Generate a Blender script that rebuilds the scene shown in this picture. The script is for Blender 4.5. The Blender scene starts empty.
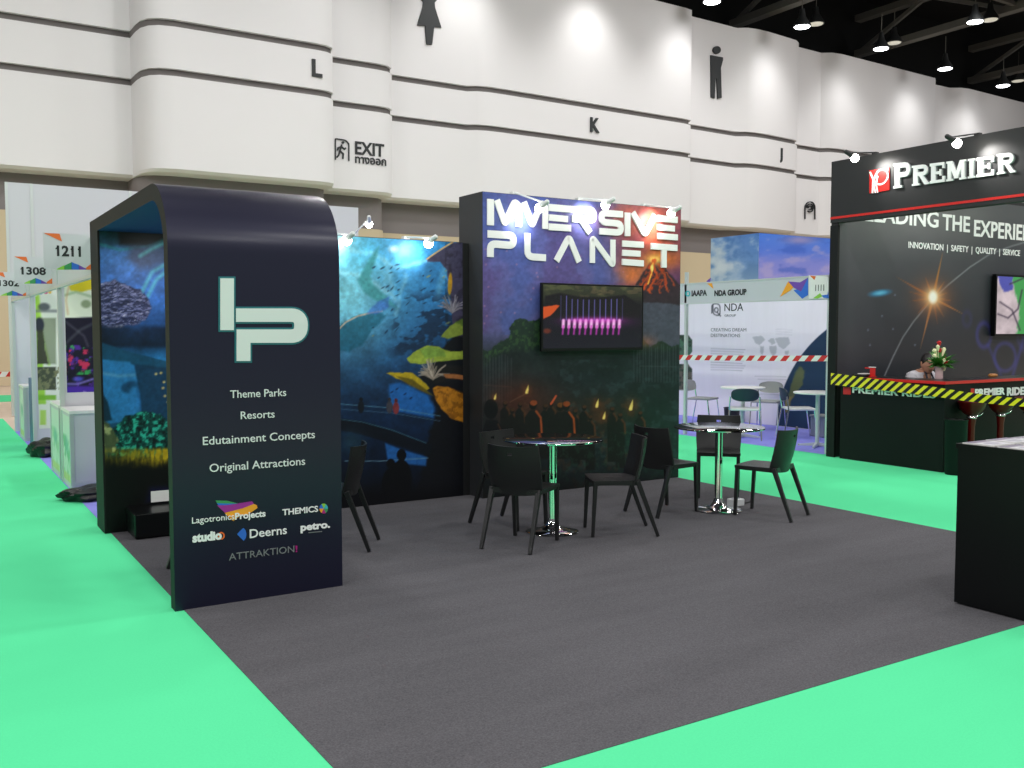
import bpy, math, random
import numpy as np
from mathutils import Vector
C = bpy.context.scene.collection
R = math.radians
PI = math.pi
rnd = random.Random(7)

# ------------------------------------------------------------------ camera geometry (metres, +X along the stands' fronts, +Y along the aisle)
FPX = 944.0; PITCH = R(3.29); YAW = R(32.1); EYE = 1.62
FW = (math.sin(YAW)*math.cos(PITCH), math.cos(YAW)*math.cos(PITCH), -math.sin(PITCH))
RT = (math.cos(YAW), -math.sin(YAW), 0.0)
UP = (math.sin(YAW)*math.sin(PITCH), math.cos(YAW)*math.sin(PITCH), math.cos(PITCH))
def at(px, py, **k):
    """measured point of the photograph -> place on the plane x=, y= or z="""
    u = (px-512)/FPX; v = (384-py)/FPX
    d = [FW[i]+u*RT[i]+v*UP[i] for i in range(3)]
    (a, val), = k.items(); i = 'xyz'.index(a); o = (0, 0, EYE)
    t = (val-o[i])/d[i]
    return Vector([o[j]+t*d[j] for j in range(3)])
def chart(X, Y, Z):
    Z = Z-EYE
    q = X*FW[0]+Y*FW[1]+Z*FW[2]
    return 512+FPX*(X*RT[0]+Y*RT[1])/q, 384-FPX*(X*UP[0]+Y*UP[1]+Z*UP[2])/q

# ------------------------------------------------------------------ materials
def lin(c):
    return tuple((v/255/12.92 if v/255 <= .04045 else ((v/255+.055)/1.055)**2.4) for v in c)
def mat(name, rgb=(128,128,128), rough=.6, metal=0., spec=.5, emit=None, es=1., noise=None, bump=None, coat=0., trans=0., sheen=0.):
    m = bpy.data.materials.new(name); m.use_nodes = True
    nt = m.node_tree; b = nt.nodes['Principled BSDF']
    c = lin(rgb)+(1,)
    b.inputs['Base Color'].default_value = c
    b.inputs['Roughness'].default_value = rough
    b.inputs['Metallic'].default_value = metal
    b.inputs['Specular IOR Level'].default_value = spec
    b.inputs['Coat Weight'].default_value = coat; b.inputs['Coat Roughness'].default_value = .22 if coat else .03
    b.inputs['Transmission Weight'].default_value = trans
    if emit:
        b.inputs['Emission Color'].default_value = lin(emit)+(1,)
        b.inputs['Emission Strength'].default_value = es
    if noise:
        sc, amt = noise
        tc = nt.nodes.new('ShaderNodeTexCoord')
        n = nt.nodes.new('ShaderNodeTexNoise'); n.inputs['Scale'].default_value = sc; n.inputs['Detail'].default_value = 6
        nt.links.new(tc.outputs['Object'], n.inputs['Vector'])
        r = nt.nodes.new('ShaderNodeValToRGB')
        r.color_ramp.elements[0].position = .3; r.color_ramp.elements[1].position = .7
        r.color_ramp.elements[0].color = tuple(v*(1-amt) for v in c[:3])+(1,)
        r.color_ramp.elements[1].color = tuple(min(1, v*(1+amt)) for v in c[:3])+(1,)
        nt.links.new(n.outputs['Fac'], r.inputs['Fac']); nt.links.new(r.outputs['Color'], b.inputs['Base Color'])
    if bump:
        sc, st = bump
        tc = nt.nodes.new('ShaderNodeTexCoord')
        n = nt.nodes.new('ShaderNodeTexNoise'); n.inputs['Scale'].default_value = sc; n.inputs['Detail'].default_value = 3
        nt.links.new(tc.outputs['Object'], n.inputs['Vector'])
        bp = nt.nodes.new('ShaderNodeBump'); bp.inputs['Strength'].default_value = st; bp.inputs['Distance'].default_value = .01
        nt.links.new(n.outputs['Fac'], bp.inputs['Height']); nt.links.new(bp.outputs['Normal'], b.inputs['Normal'])
    return m
def print_mat(name, rough=.45, spec=.3, glow=0.):
    m = bpy.data.materials.new(name); m.use_nodes = True
    nt = m.node_tree; b = nt.nodes['Principled BSDF']
    a = nt.nodes.new('ShaderNodeAttribute'); a.attribute_name = 'ink'
    if glow:
        b.inputs['Base Color'].default_value = (.01, .01, .01, 1)
        nt.links.new(a.outputs['Color'], b.inputs['Emission Color']); b.inputs['Emission Strength'].default_value = glow
    else:
        nt.links.new(a.outputs['Color'], b.inputs['Base Color'])
    b.inputs['Roughness'].default_value = rough; b.inputs['Specular IOR Level'].default_value = spec
    return m

def carpet_mat(name, rgb, amt, scale, streak=False):
    m = bpy.data.materials.new(name); m.use_nodes = True
    nt = m.node_tree; b = nt.nodes['Principled BSDF']; L = nt.links.new
    b.inputs['Roughness'].default_value = .95; b.inputs['Specular IOR Level'].default_value = .1
    tc = nt.nodes.new('ShaderNodeTexCoord')
    n1 = nt.nodes.new('ShaderNodeTexNoise'); n1.inputs['Scale'].default_value = scale; n1.inputs['Detail'].default_value = 8; n1.inputs['Roughness'].default_value = .7
    n2 = nt.nodes.new('ShaderNodeTexNoise'); n2.inputs['Scale'].default_value = 1.6; n2.inputs['Detail'].default_value = 4
    mp = nt.nodes.new('ShaderNodeMapping'); mp.inputs['Scale'].default_value = (.5, 2.5, 1)
    L(tc.outputs['Object'], n1.inputs['Vector']); L(tc.outputs['Object'], mp.inputs['Vector']); L(mp.outputs['Vector'], n2.inputs['Vector'])
    ad = nt.nodes.new('ShaderNodeMath'); ad.operation = 'MULTIPLY_ADD'; ad.inputs[1].default_value = .22
    L(n2.outputs['Fac'], ad.inputs[0]); L(n1.outputs['Fac'], ad.inputs[2])
    r = nt.nodes.new('ShaderNodeValToRGB'); c = lin(rgb)
    r.color_ramp.elements[0].position = .38; r.color_ramp.elements[1].position = .84
    r.color_ramp.elements[0].color = tuple(v*(1-amt) for v in c)+(1,)
    r.color_ramp.elements[1].color = tuple(min(1, v*(1+amt)) for v in c)+(1,)
    L(ad.outputs[0], r.inputs['Fac']); L(r.outputs['Color'], b.inputs['Base Color'])
    bp = nt.nodes.new('ShaderNodeBump'); bp.inputs['Strength'].default_value = .35; bp.inputs['Distance'].default_value = .004
    L(n1.outputs['Fac'], bp.inputs['Height']); L(bp.outputs['Normal'], b.inputs['Normal'])
    return m

M = dict(
 green=carpet_mat('green_aisle_carpet', (92,227,161), .04, 90),
 grey=carpet_mat('charcoal_booth_carpet', (92,91,95), .42, 120),
 purple=carpet_mat('violet_stand_carpet', (150,152,236), .08, 90),
 beige_floor=mat('beige_hall_floor', (225,205,185), .5, noise=(2,.05)),
 white_wall=mat('white_wall_panels', (222,221,222), .75, spec=.2, noise=(.15,.02)),
 groove=mat('grey_groove', (108,104,102), .7),
 soffit_grey=mat('grey_soffit', (128,122,122), .8),
 beige=mat('beige_lower_wall', (196,180,150), .8),
 ink=mat('black_wall_graphics', (32,36,38), .6),
 ceiling=mat('black_ceiling', (26,27,27), .9, spec=.1),
 steel=mat('dark_truss_steel', (84,83,78), .7),
 navy=mat('navy_curved_print', (22,23,50), .42, metal=.45, spec=.45, coat=.45),
 edge=mat('dark_green_black_edge', (11,15,14), .6, spec=.3),
 arch_in=mat('deep_blue_lining', (20,52,112), .6),
 black=mat('matt_black_board', (26,28,29), .5),
 black_side=mat('charcoal_board', (44,46,49), .6),
 gloss_black=mat('gloss_black_laminate', (6,8,9), .3, spec=.35),
 white=mat('white_lettering', (245,246,246), .5),
 offwhite=mat('pale_lettering', (226,230,230), .6),
 teal=mat('teal_outline', (28,110,120), .6),
 grey_ink=mat('grey_lettering', (120,125,128), .6),
 red=mat('red_trim', (214,38,32), .35),
 crimson=mat('crimson_gloss', (84,5,9), .3, spec=.3),
 counter_black=mat('matt_black_laminate', (8,10,11), .55, spec=.25),
 chair=mat('charcoal_moulded_plastic', (27,28,29), .40, spec=.45, bump=(300,.12)),
 chrome=mat('chrome', (225,225,225), .07, metal=1.),
 mirror=mat('mirror_glass_top', (190,192,196), .06, metal=1.),
 alu=mat('anodised_aluminium', (205,212,210), .35, metal=.35),
 wpanel=mat('white_stand_panel', (200,202,208), .45),
 wlam=mat('white_laminate', (235,235,232), .3),
 lamp_white=mat('white_lamp_metal', (228,232,232), .35),
 bulb=mat('lit_bulb', (255,255,250), .3, emit=(255,250,240), es=30.),
 bulb_hi=mat('lit_highbay_lens', (255,255,250), .3, emit=(250,252,255), es=14.),
 bulb_dim=mat('dim_highbay_lens', (200,200,190), .3, emit=(230,225,205), es=.45),
 tape_y=mat('yellow_tape', (236,220,40), .35), tape_k=mat('black_tape', (18,18,18), .4),
 tape_r=mat('red_tape', (214,45,40), .4), tape_w=mat('white_tape', (238,238,236), .4),
 blueseat=mat('navy_chair_back', (34,50,66), .5), greyseat=mat('grey_chair_back', (150,152,150), .5),
 socket=mat('white_plastic', (225,228,230), .4),
 skin=mat('skin', (176,128,104), .55, noise=(20,.06)), hair=mat('black_hair', (24,20,19), .5), shirt=mat('pale_grey_shirt', (196,194,200), .8, noise=(30,.04)),
 lanyard=mat('dark_strap', (35,40,55), .7), trouser=mat('dark_trousers', (30,32,40), .8),
 leaf=mat('leaf_green', (70,132,50), .5, noise=(40,.25)), redflower=mat('red_petal', (196,18,30), .5), creamflower=mat('cream_petal', (238,232,190), .5),
 vase=mat('pale_pink_vase', (222,190,192), .25), tan=mat('tan_wicker', (176,118,60), .6, noise=(60,.3)),
 bag=mat('black_plastic_bag', (9,10,11), .35, bump=(14,1.)),
 greyplastic=mat('grey_box_plastic', (150,155,168), .5),
 orange=mat('logo_orange', (240,110,40), .5), purple_l=mat('logo_purple', (160,44,150), .5), green_l=mat('logo_green', (60,150,90), .5),
 blue_l=mat('logo_blue', (45,110,210), .5), magenta=mat('logo_magenta', (170,20,120), .5), amber=mat('logo_amber', (245,165,40), .5), cyan_l=mat('logo_cyan', (60,180,190), .5), lime=mat('logo_lime', (140,205,70), .5), sunset=mat('logo_sunset', (225,110,50), .5), violet=mat('logo_violet', (110,70,170), .5),
 print=print_mat('printed_graphic'), print_gloss=print_mat('printed_graphic_satin', .3, .4), screen=print_mat('lit_screen', .2, .5, 1.0),
)

# ------------------------------------------------------------------ mesh builder
class MB:
    def __init__(s): s.v = []; s.f = []; s.m = []
    def add(s, vs, fs, mi=0):
        o = len(s.v); s.v += [tuple(v) for v in vs]; s.f += [tuple(i+o for i in f) for f in fs]; s.m += [mi]*len(fs); return s
    def box(s, a, b, mi=0):
        x0, y0, z0 = [min(a[i], b[i]) for i in range(3)]; x1, y1, z1 = [max(a[i], b[i]) for i in range(3)]
        return s.add([(x0,y0,z0),(x1,y0,z0),(x1,y1,z0),(x0,y1,z0),(x0,y0,z1),(x1,y0,z1),(x1,y1,z1),(x0,y1,z1)],
                     [(0,3,2,1),(4,5,6,7),(0,1,5,4),(1,2,6,5),(2,3,7,6),(3,0,4,7)], mi)
    def bar(s, p, q, w0, w1=None, n=10, mi=0, ref=None, flat=None):
        """tapered bar from p to q; n sides (n=4 square)"""
        p = Vector(p); q = Vector(q); w1 = w0 if w1 is None else w1
        d = (q-p).normalized(); r = Vector(ref) if ref else (Vector((0,0,1)) if abs(d.z) < .9 else Vector((0,1,0)))
        a = d.cross(r).normalized(); b = d.cross(a).normalized()
        vs = []; ph = PI/4 if n == 4 else 0; k = 1.414 if n == 4 else 1
        fl = flat or 1.
        for c, w in ((p, w0), (q, w1)):
            for i in range(n):
                t = ph+2*PI*i/n; vs.append(c+a*(w*k*math.cos(t))+b*(w*k*fl*math.sin(t)))
        fs = [(i, (i+1) % n, n+(i+1) % n, n+i) for i in range(n)]+[tuple(range(n))[::-1], tuple(range(n, 2*n))]
        return s.add(vs, fs, mi)
    def lathe(s, prof, c=(0,0,0), n=32, mi=0, axis=None):
        """prof: [(r,z)...] about +Z through c (or about axis)"""
        c = Vector(c)
        if axis:
            d = Vector(axis).normalized(); r = Vector((0,0,1)) if abs(d.z) < .9 else Vector((0,1,0)); a = d.cross(r).normalized(); b = d.cross(a).normalized()
        else: d, a, b = Vector((0,0,1)), Vector((1,0,0)), Vector((0,1,0))
        vs = []; 
        for (r_, z) in prof:
            for i in range(n):
                t = 2*PI*i/n; vs.append(c+d*z+a*(r_*math.cos(t))+b*(r_*math.sin(t)))
        fs = []
        for k in range(len(prof)-1):
            for i in range(n): fs.append((k*n+i, k*n+(i+1) % n, (k+1)*n+(i+1) % n, (k+1)*n+i))
        fs.append(tuple(range(n))[::-1]); fs.append(tuple(range((len(prof)-1)*n, len(prof)*n)))
        return s.add(vs, fs, mi)
    def ball(s, c, r, n=12, mi=0, sc=(1,1,1)):
        prof = [(max(1e-4, r*math.sin(PI*k/n)), -r*math.cos(PI*k/n)) for k in range(n+1)]
        o = len(s.v); s.lathe(prof, (0,0,0), n*2, mi)
        for i in range(o, len(s.v)):
            v = s.v[i]; s.v[i] = (c[0]+v[0]*sc[0], c[1]+v[1]*sc[1], c[2]+v[2]*sc[2])
        return s
    def tube(s, pts, r, n=8, mi=0):
        for a, b in zip(pts[:-1], pts[1:]): s.bar(a, b, r, r, n, mi)
        return s
    def prism(s, poly, fn, t0, t1, mi=0):
        """poly: 2D outline; fn(u,v,t)->3D; extruded t0..t1"""
        n = len(poly)
        vs = [fn(u, v, t0) for u, v in poly]+[fn(u, v, t1) for u, v in poly]
        return s.add(vs, [tuple(range(n)), tuple(range(n, 2*n))[::-1]]+[(i, n+i, n+(i+1) % n, (i+1) % n) for i in range(n)], mi)
    def build(s, name, m, parent=None, smooth=False, bevel=0., fix=True):
        me = bpy.data.meshes.new(name); me.from_pydata(s.v, [], s.f)
        ms = m if isinstance(m, (list, tuple)) else [m]
        for q in ms: me.materials.append(M[q] if isinstance(q, str) else q)
        for p, i in zip(me.polygons, s.m): p.material_index = i
        if fix:
            import bmesh
            b = bmesh.new(); b.from_mesh(me); bmesh.ops.recalc_face_normals(b, faces=b.faces); b.to_mesh(me); b.free()
        o = bpy.data.objects.new(name, me); C.objects.link(o)
        if smooth:
            for p in me.polygons: p.use_smooth = True
            e = o.modifiers.new('ws', 'EDGE_SPLIT'); e.split_angle = R(38)
        if bevel:
            e = o.modifiers.new('bv', 'BEVEL'); e.width = bevel; e.segments = 2; e.limit_method = 'ANGLE'; e.angle_limit = R(40)
        if parent: o.parent = parent
        return o
def tag(o, label, cat, group=None):
    o['label'] = label; o['category'] = cat
    if group: o['group'] = group
    return o
def thing(name, label, cat, loc=(0,0,0), rz=0, group=None):
    o = bpy.data.objects.new(name, None); o.empty_display_size = .1; C.objects.link(o)
    o.location = loc; o.rotation_euler = (0,0,rz)
    return tag(o, label, cat, group)
def struct(o): o['kind'] = 'structure'; return o
def local(o, parent):
    """mesh built in world coordinates goes under an empty that stands elsewhere"""
    o.parent = parent; v = Vector((0,0,0)); a = 0; q = parent
    while q: v = v+q.location; a += q.rotation_euler.z; q = q.parent
    c, s_ = math.cos(-a), math.sin(-a)
    for q in o.data.vertices:
        x, y, z = q.co[0]-v[0], q.co[1]-v[1], q.co[2]-v[2]; q.co = (x*c-y*s_, x*s_+y*c, z)
    return o
def copy_tree(o, parent=None):
    c = o.copy(); C.objects.link(c)
    if parent: c.parent = parent
    for ch in list(o.children): copy_tree(ch, c)
    return c

# planes that carry lettering and prints: u runs to the viewer's right, t is height above the surface towards the viewer
class PY:                                   # faces -Y
    def __init__(s, y): s.y = y
    def uv(s, px, py): p = at(px, py, y=s.y); return (p.x, p.z)
    def p(s, u, v, t=0): return (u, s.y-t, v)
class PX:                                   # faces -X
    def __init__(s, x): s.x = x
    def uv(s, px, py): p = at(px, py, x=s.x); return (-p.y, p.z)
    def p(s, u, v, t=0): return (s.x-t, -u, v)

# ------------------------------------------------------------------ lettering
def text_mesh(body, bold=0.):
    cu = bpy.data.curves.new('txt', 'FONT'); cu.body = body; cu.offset = bold; cu.resolution_u = 3
    ob = bpy.data.objects.new('txt', cu); C.objects.link(ob)
    dg = bpy.context.evaluated_depsgraph_get(); dg.update()
    me = bpy.data.meshes.new_from_object(ob.evaluated_get(dg))
    V = [tuple(v.co) for v in me.vertices]; F = [tuple(p.vertices) for p in me.polygons]
    bpy.data.objects.remove(ob); bpy.data.curves.remove(cu); bpy.data.meshes.remove(me)
    return V, F
CAP = max(v[1] for v in text_mesh('H')[0])
def lettering(name, body, plane, p0, p1, cap_px, m, parent=None, bold=.012, t=.004, lift=.003):
    """p0,p1: ends of the baseline as measured; cap_px: capital height"""
    V, F = text_mesh(body, bold)
    u0, v0 = plane.uv(*p0); u1, v1 = plane.uv(*p1)
    ut, vt = plane.uv((p0[0]+p1[0])/2, (p0[1]+p1[1])/2-cap_px)
    um, vm = plane.uv((p0[0]+p1[0])/2, (p0[1]+p1[1])/2)
    sc = (vt-vm)/CAP
    x0 = min(v[0] for v in V); x1 = max(v[0] for v in V)
    vs = []; n = len(V)
    for tt in (lift+t, lift):
        for v in V:
            k = (v[0]-x0)/(x1-x0); vs.append(plane.p(u0+(u1-u0)*k, vm+v[1]*sc, tt))
    # front faces plus side walls along the outline
    cnt = {}
    for f in F:
        for a, b in zip(f, f[1:]+f[:1]): cnt[(a, b)] = 1
    fs = [f for f in F]+[(a, a+n, b+n, b) for (a, b) in cnt if (b, a) not in cnt]
    mb = MB(); mb.add(vs, fs)
    o = mb.build(name, m, None, fix=False)
    if parent: local(o, parent)
    return o
def shapes(name, polys, plane, m, parent=None, t=.004, lift=.003, px=True):
    mb = MB()
    for pl in polys:
        q = [plane.uv(*a) for a in pl] if px else pl
        mb.prism(q, plane.p, lift, lift+t*(1+.06*(len(mb.f) % 7)))
    o = mb.build(name, m)
    if parent: local(o, parent)
    return o
def round_path(pts, r, seg=5):
    """fillet every inner corner of a 2D path with radius r (r may be a list)"""
    out = [pts[0]]
    for i in range(1, len(pts)-1):
        a, b, c = [Vector(p) for p in (pts[i-1], pts[i], pts[i+1])]
        rr = r[i] if isinstance(r, (list, tuple)) else r
        d1 = (a-b); d2 = (c-b); k = min(rr, d1.length*.48, d2.length*.48)
        p = b+d1.normalized()*k; q = b+d2.normalized()*k
        for j in range(seg+1):
            t = j/seg; out.append(tuple(p*(1-t)**2+b*2*t*(1-t)+q*t*t))
    out.append(pts[-1]); return out
def stroke_quads(pts, w):
    """outline pieces (quads) of a 2D stroke, mitred"""
    P = [Vector(p) for p in pts]; L = []; Rr = []
    for i, p in enumerate(P):
        if i == 0: d = (P[1]-P[0]).normalized(); n = Vector((-d.y, d.x)); k = 1
        elif i == len(P)-1: d = (P[-1]-P[-2]).normalized(); n = Vector((-d.y, d.x)); k = 1
        else:
            d1 = (p-P[i-1]).normalized(); d2 = (P[i+1]-p).normalized()
            n1 = Vector((-d1.y, d1.x)); n2 = Vector((-d2.y, d2.x)); n = (n1+n2).normalized(); k = min(2., 1/max(.3, n.dot(n1)))
        L.append(p+n*w/2*k); Rr.append(p-n*w/2*k)
    return [[tuple(L[i]), tuple(L[i+1]), tuple(Rr[i+1]), tuple(Rr[i])] for i in range(len(P)-1)]

# ------------------------------------------------------------------ printed graphics: a fine mesh whose vertices carry the ink
def vnoise(x, y, seed=0):
    xi = np.floor(x).astype(np.int64); yi = np.floor(y).astype(np.int64); fx = x-xi; fy = y-yi
    fx = fx*fx*(3-2*fx); fy = fy*fy*(3-2*fy)
    def h(a, b):
        n = (a*374761393+b*668265263+seed*974634777) & 0xffffffff
        n = ((n ^ (n >> 13))*1274126177) & 0xffffffff
        return ((n ^ (n >> 16)) & 0xffff)/65535.
    return (h(xi, yi)*(1-fx)+h(xi+1, yi)*fx)*(1-fy)+(h(xi, yi+1)*(1-fx)+h(xi+1, yi+1)*fx)*fy
def fbm(x, y, s, seed=0, o=4):
    t = 0; a = .5; n = 0
    for k in range(o): t = t+a*vnoise(x/s*2**k, y/s*2**k, seed+k); n += a; a *= .55
    return t/n
def sstep(a, b, x): t = np.clip((x-a)/(b-a), 0, 1); return t*t*(3-2*t)
class Ink:
    def __init__(s, x, y, base): s.x = x; s.y = y; s.c = np.zeros(x.shape+(3,))+np.array(base, float)
    def mix(s, m, col):
        m = np.clip(m, 0, 1)[..., None]; s.c = s.c*(1-m)+np.array(col, float)*m
    def add(s, m, col): s.c = s.c+np.clip(m, 0, 9)[..., None]*np.array(col, float)
    def mul(s, f): s.c = s.c*f[..., None]
    def vgrad(s, stops):
        ys = [q[0] for q in stops]; s.c = np.stack([np.interp(s.y, ys, [q[1][k] for q in stops]) for k in range(3)], -1)
    def blob(s, cx, cy, rx, ry, col, a=1, soft=1.):
        d = np.sqrt(((s.x-cx)/rx)**2+((s.y-cy)/ry)**2); s.mix(a*np.exp(-d*d*soft), col)
    def ell(s, cx, cy, rx, ry, col, a=1, rot=0, aa=.7):
        c, n = math.cos(rot), math.sin(rot); X = (s.x-cx)*c+(s.y-cy)*n; Y = -(s.x-cx)*n+(s.y-cy)*c
        d = (np.sqrt((X/rx)**2+(Y/ry)**2)-1)*min(rx, ry); s.mix(a*np.clip(.5-d/aa, 0, 1), col)
    def dpoly(s, pts, wob=0, ws=6, seed=3):
        x = s.x; y = s.y
        if wob: x = x+(fbm(s.x, s.y, ws, seed)-.5)*wob*2; y = y+(fbm(s.x, s.y, ws, seed+9)-.5)*wob*2
        ins = np.zeros(x.shape, bool); dm = np.full(x.shape, 1e9); n = len(pts)
        for i in range(n):
            (x0, y0), (x1, y1) = pts[i], pts[(i+1) % n]
            ex, ey = x1-x0, y1-y0; t = np.clip(((x-x0)*ex+(y-y0)*ey)/(ex*ex+ey*ey+1e-9), 0, 1)
            dm = np.minimum(dm, np.hypot(x-x0-ex*t, y-y0-ey*t))
            cnd = ((y0 > y) != (y1 > y)) & (x < (x1-x0)*(y-y0)/((y1-y0) if y1 != y0 else 1e-9)+x0); ins ^= cnd
        return np.where(ins, -dm, dm)
    def poly(s, pts, col, a=1, aa=.8, wob=0, ws=6, seed=3):
        s.mix(a*np.clip(.5-s.dpoly(pts, wob, ws, seed)/aa, 0, 1), col)
    def line(s, pts, w, col, a=1, aa=.8, wob=0, ws=5):
        dm = np.full(s.x.shape, 1e9)
        if wob:
            q = Ink(s.x+(fbm(s.x, s.y, ws, 71, 3)-.5)*2*wob, s.y+(fbm(s.x, s.y, ws, 83, 3)-.5)*2*wob, (0,0,0)); q.c = s.c; q.line(pts, w, col, a, aa); s.c = q.c; return
        for (x0, y0), (x1, y1) in zip(pts[:-1], pts[1:]):
            ex, ey = x1-x0, y1-y0; t = np.clip(((s.x-x0)*ex+(s.y-y0)*ey)/(ex*ex+ey*ey+1e-9), 0, 1)
            dm = np.minimum(dm, np.hypot(s.x-x0-ex*t, s.y-y0-ey*t))
        s.mix(a*np.clip(.5-(dm-w/2)/aa, 0, 1), col)
def print_panel(name, plane, u0, u1, v0, v1, step, paint, m='print', parent=None, lift=.002, chartpx=True):
    nu = max(2, int((u1-u0)/step)); nv = max(2, int((v1-v0)/step))
    U, V = np.meshgrid(np.linspace(u0, u1, nu), np.linspace(v0, v1, nv))
    p = plane.p(U, V, lift); X, Y, Z = [np.zeros(U.shape)+q for q in p]
    if chartpx: cx, cy = chart(X, Y, Z)
    else: cx, cy = (U-u0)/(u1-u0), (v1-V)/(v1-v0)
    ink = Ink(cx, cy, (128,128,128)); paint(ink)
    c = np.clip(ink.c, 0, 255)/255; c = np.where(c <= .04045, c/12.92, ((c+.055)/1.055)**2.4)
    co = np.stack([X, Y, Z], -1).reshape(-1, 3)
    if parent:
        v_ = Vector((0,0,0)); q_ = parent
        while q_: v_ = v_+q_.location; q_ = q_.parent
        co = co-np.array(v_)
    idx = np.arange(nu*nv).reshape(nv, nu)
    f = np.stack([idx[:-1, :-1], idx[:-1, 1:], idx[1:, 1:], idx[1:, :-1]], -1).reshape(-1, 4)
    me = bpy.data.meshes.new(name)
    me.vertices.add(len(co)); me.vertices.foreach_set('co', co.astype(np.float32).ravel())
    me.loops.add(f.size); me.loops.foreach_set('vertex_index', f.astype(np.int32).ravel())
    me.polygons.add(len(f)); me.polygons.foreach_set('loop_start', np.arange(0, f.size, 4, dtype=np.int32))
    me.update(calc_edges=True)
    at_ = me.color_attributes.new('ink', 'FLOAT_COLOR', 'POINT')
    at_.data.foreach_set('color', np.concatenate([c.reshape(-1, 3), np.ones((nu*nv, 1))], 1).astype(np.float32).ravel())
    me.materials.append(M[m])
    o = bpy.data.objects.new(name, me); C.objects.link(o)
    if parent: o.parent = parent
    return o
WASH, HALL, AMB, SPOT = 380., 810., .22, 20.; WALLW = 470.; EXPO = 0.
# ================================================================== THE HALL
cam_d = bpy.data.cameras.new('camera'); cam = bpy.data.objects.new('camera', cam_d); C.objects.link(cam)
cam_d.sensor_width = 36; cam_d.lens = FPX*36/1024; cam_d.clip_end = 300
cam.location = (0, 0, EYE); cam.rotation_euler = (R(90)-PITCH, 0, -YAW)
bpy.context.scene.camera = cam

f = MB(); f.box((-14,-10,-.12), (62,34,-.012)); struct(f.build('floor', 'beige_floor'))
def carpet(name, m, x0, y0, x1, y1, z1, label=None):
    b = MB(); b.box((x0,y0,-.011), (x1,y1,z1)); return b.build(name, m)
b = MB()                                    # aisles: left of the booths, in front of them, between our booth and the right-hand ones, and a cross aisle far back
for (x0,y0,x1,y1) in ((-2.2,-3,1.25,19.5),(1.25,-.6,16,2.83),(7.0,2.83,9.93,16.9),(9.93,2.83,13.5,6.4),(9.93,6.4,17,8.2),(-6,24.2,30,26.5)): b.box((x0,y0,-.011),(x1,y1,0))
o = b.build('aisle_carpet', 'green'); tag(o, 'bright green carpet covering the aisles around the stands', 'carpet')
o = carpet('booth_carpet', 'grey', 1.25, 2.83, 7.0, 8.62, .003); tag(o, 'charcoal grey carpet square of the open booth with chairs', 'carpet')
o = carpet('stand_carpet', 'purple', 1.25, 8.62, 7.0, 16.9, .003); tag(o, 'violet carpet under the numbered white stands at the left aisle', 'carpet')
o = carpet('stand_carpet', 'purple', 9.93, 8.2, 14.0, 16.5, .003); tag(o, 'violet carpet inside the white stand numbered 1111', 'carpet')

# back wall of the hall: plan outline of its bays
def arc(c, r, a0, a1, n=6): return [(c[0]+r*math.cos(R(a0+(a1-a0)*i/n)), c[1]+r*math.sin(R(a0+(a1-a0)*i/n))) for i in range(n+1)]
plan = [(-12,30.0),(5.53,30.0)]+[(5.55,29.3),(5.6,28.85),(5.75,28.5),(6.0,28.3),(6.4,28.2)]+[(10.6,28.2),(10.95,28.24),(11.2,28.4),(11.3,28.7),(11.3,29.25)]
plan += [(13.1,29.24),(13.5,29.3),(13.75,29.55),(13.82,30.2),(17.0,30.16),(17.3,29.95),(17.7,29.85),(18.2,29.83),(27.3,29.98),(27.7,30.05),(27.9,30.3),(27.95,30.62)]
plan += [(31.0,30.72),(31.4,30.45),(31.9,30.36),(32.6,30.36),(34.6,30.55),(35.0,30.75),(35.15,31.2),(37.2,31.28),(37.6,30.98),(38.2,30.88),(46.0,31.15),(46.4,31.4),(46.5,31.95),(48.5,31.95),(49,31.6),(49.6,31.5),(62,31.9)]
def wall_strip(z0, z1, dy, name, m, dy1=None):
    """extrude the plan outline between two heights, pushed back by dy"""
    mb = MB(); n = len(plan); dy1 = dy if dy1 is None else dy1
    vs = [(x, y+dy, z0) for x, y in plan]+[(x, y+dy1, z1) for x, y in plan]
    mb.add(vs, [(i, i+1, n+i+1, n+i) for i in range(n-1)])
    return mb
mb = MB()
for z0, z1, d0, d1 in ((6.13,6.21,.12,0),(6.21,8.82,0,0),(8.82,8.82,0,.14),(9.02,9.02,.14,0),(9.02,10.2,0,0),(10.2,10.2,0,.14),(10.4,10.4,.14,0),(10.4,14.92,0,0),(14.92,14.92,0,1.2),(6.13,6.13,1.2,.12)):
    w = wall_strip(z0, z1, d0, '', '', d1); mb.add(w.v, w.f)
struct(mb.build('wall_back', 'white_wall', smooth=True, fix=False))
for i, (z0, z1) in enumerate(((8.82,9.02),(10.2,10.4))):
    struct(wall_strip(z0, z1, .14, '', '').build('trim_%d' % (i+1), 'groove', smooth=True, fix=False))
mb = wall_strip(5.05, 6.13, .9, '', ''); struct(mb.build('trim_3', 'soffit_grey', smooth=True, fix=False))
mb = MB(); mb.add([(x, y+.8, z) for z in (0, 5.05) for x, y in plan], [(i, i+1, len(plan)+i+1, len(plan)+i) for i in range(len(plan)-1)])
mb.add([(x, y+d, 5.05) for d in (.8, 1.2) for x, y in plan], [(i, i+1, len(plan)+i+1, len(plan)+i) for i in range(len(plan)-1)])
struct(mb.build('wall_lower', 'beige', smooth=True, fix=False))
mb = MB(); mb.box((-14,-12,19), (64,36,19.2)); mb.box((-14,33.4,14),(64,33.6,19)); struct(mb.build('ceiling', 'ceiling'))

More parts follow.
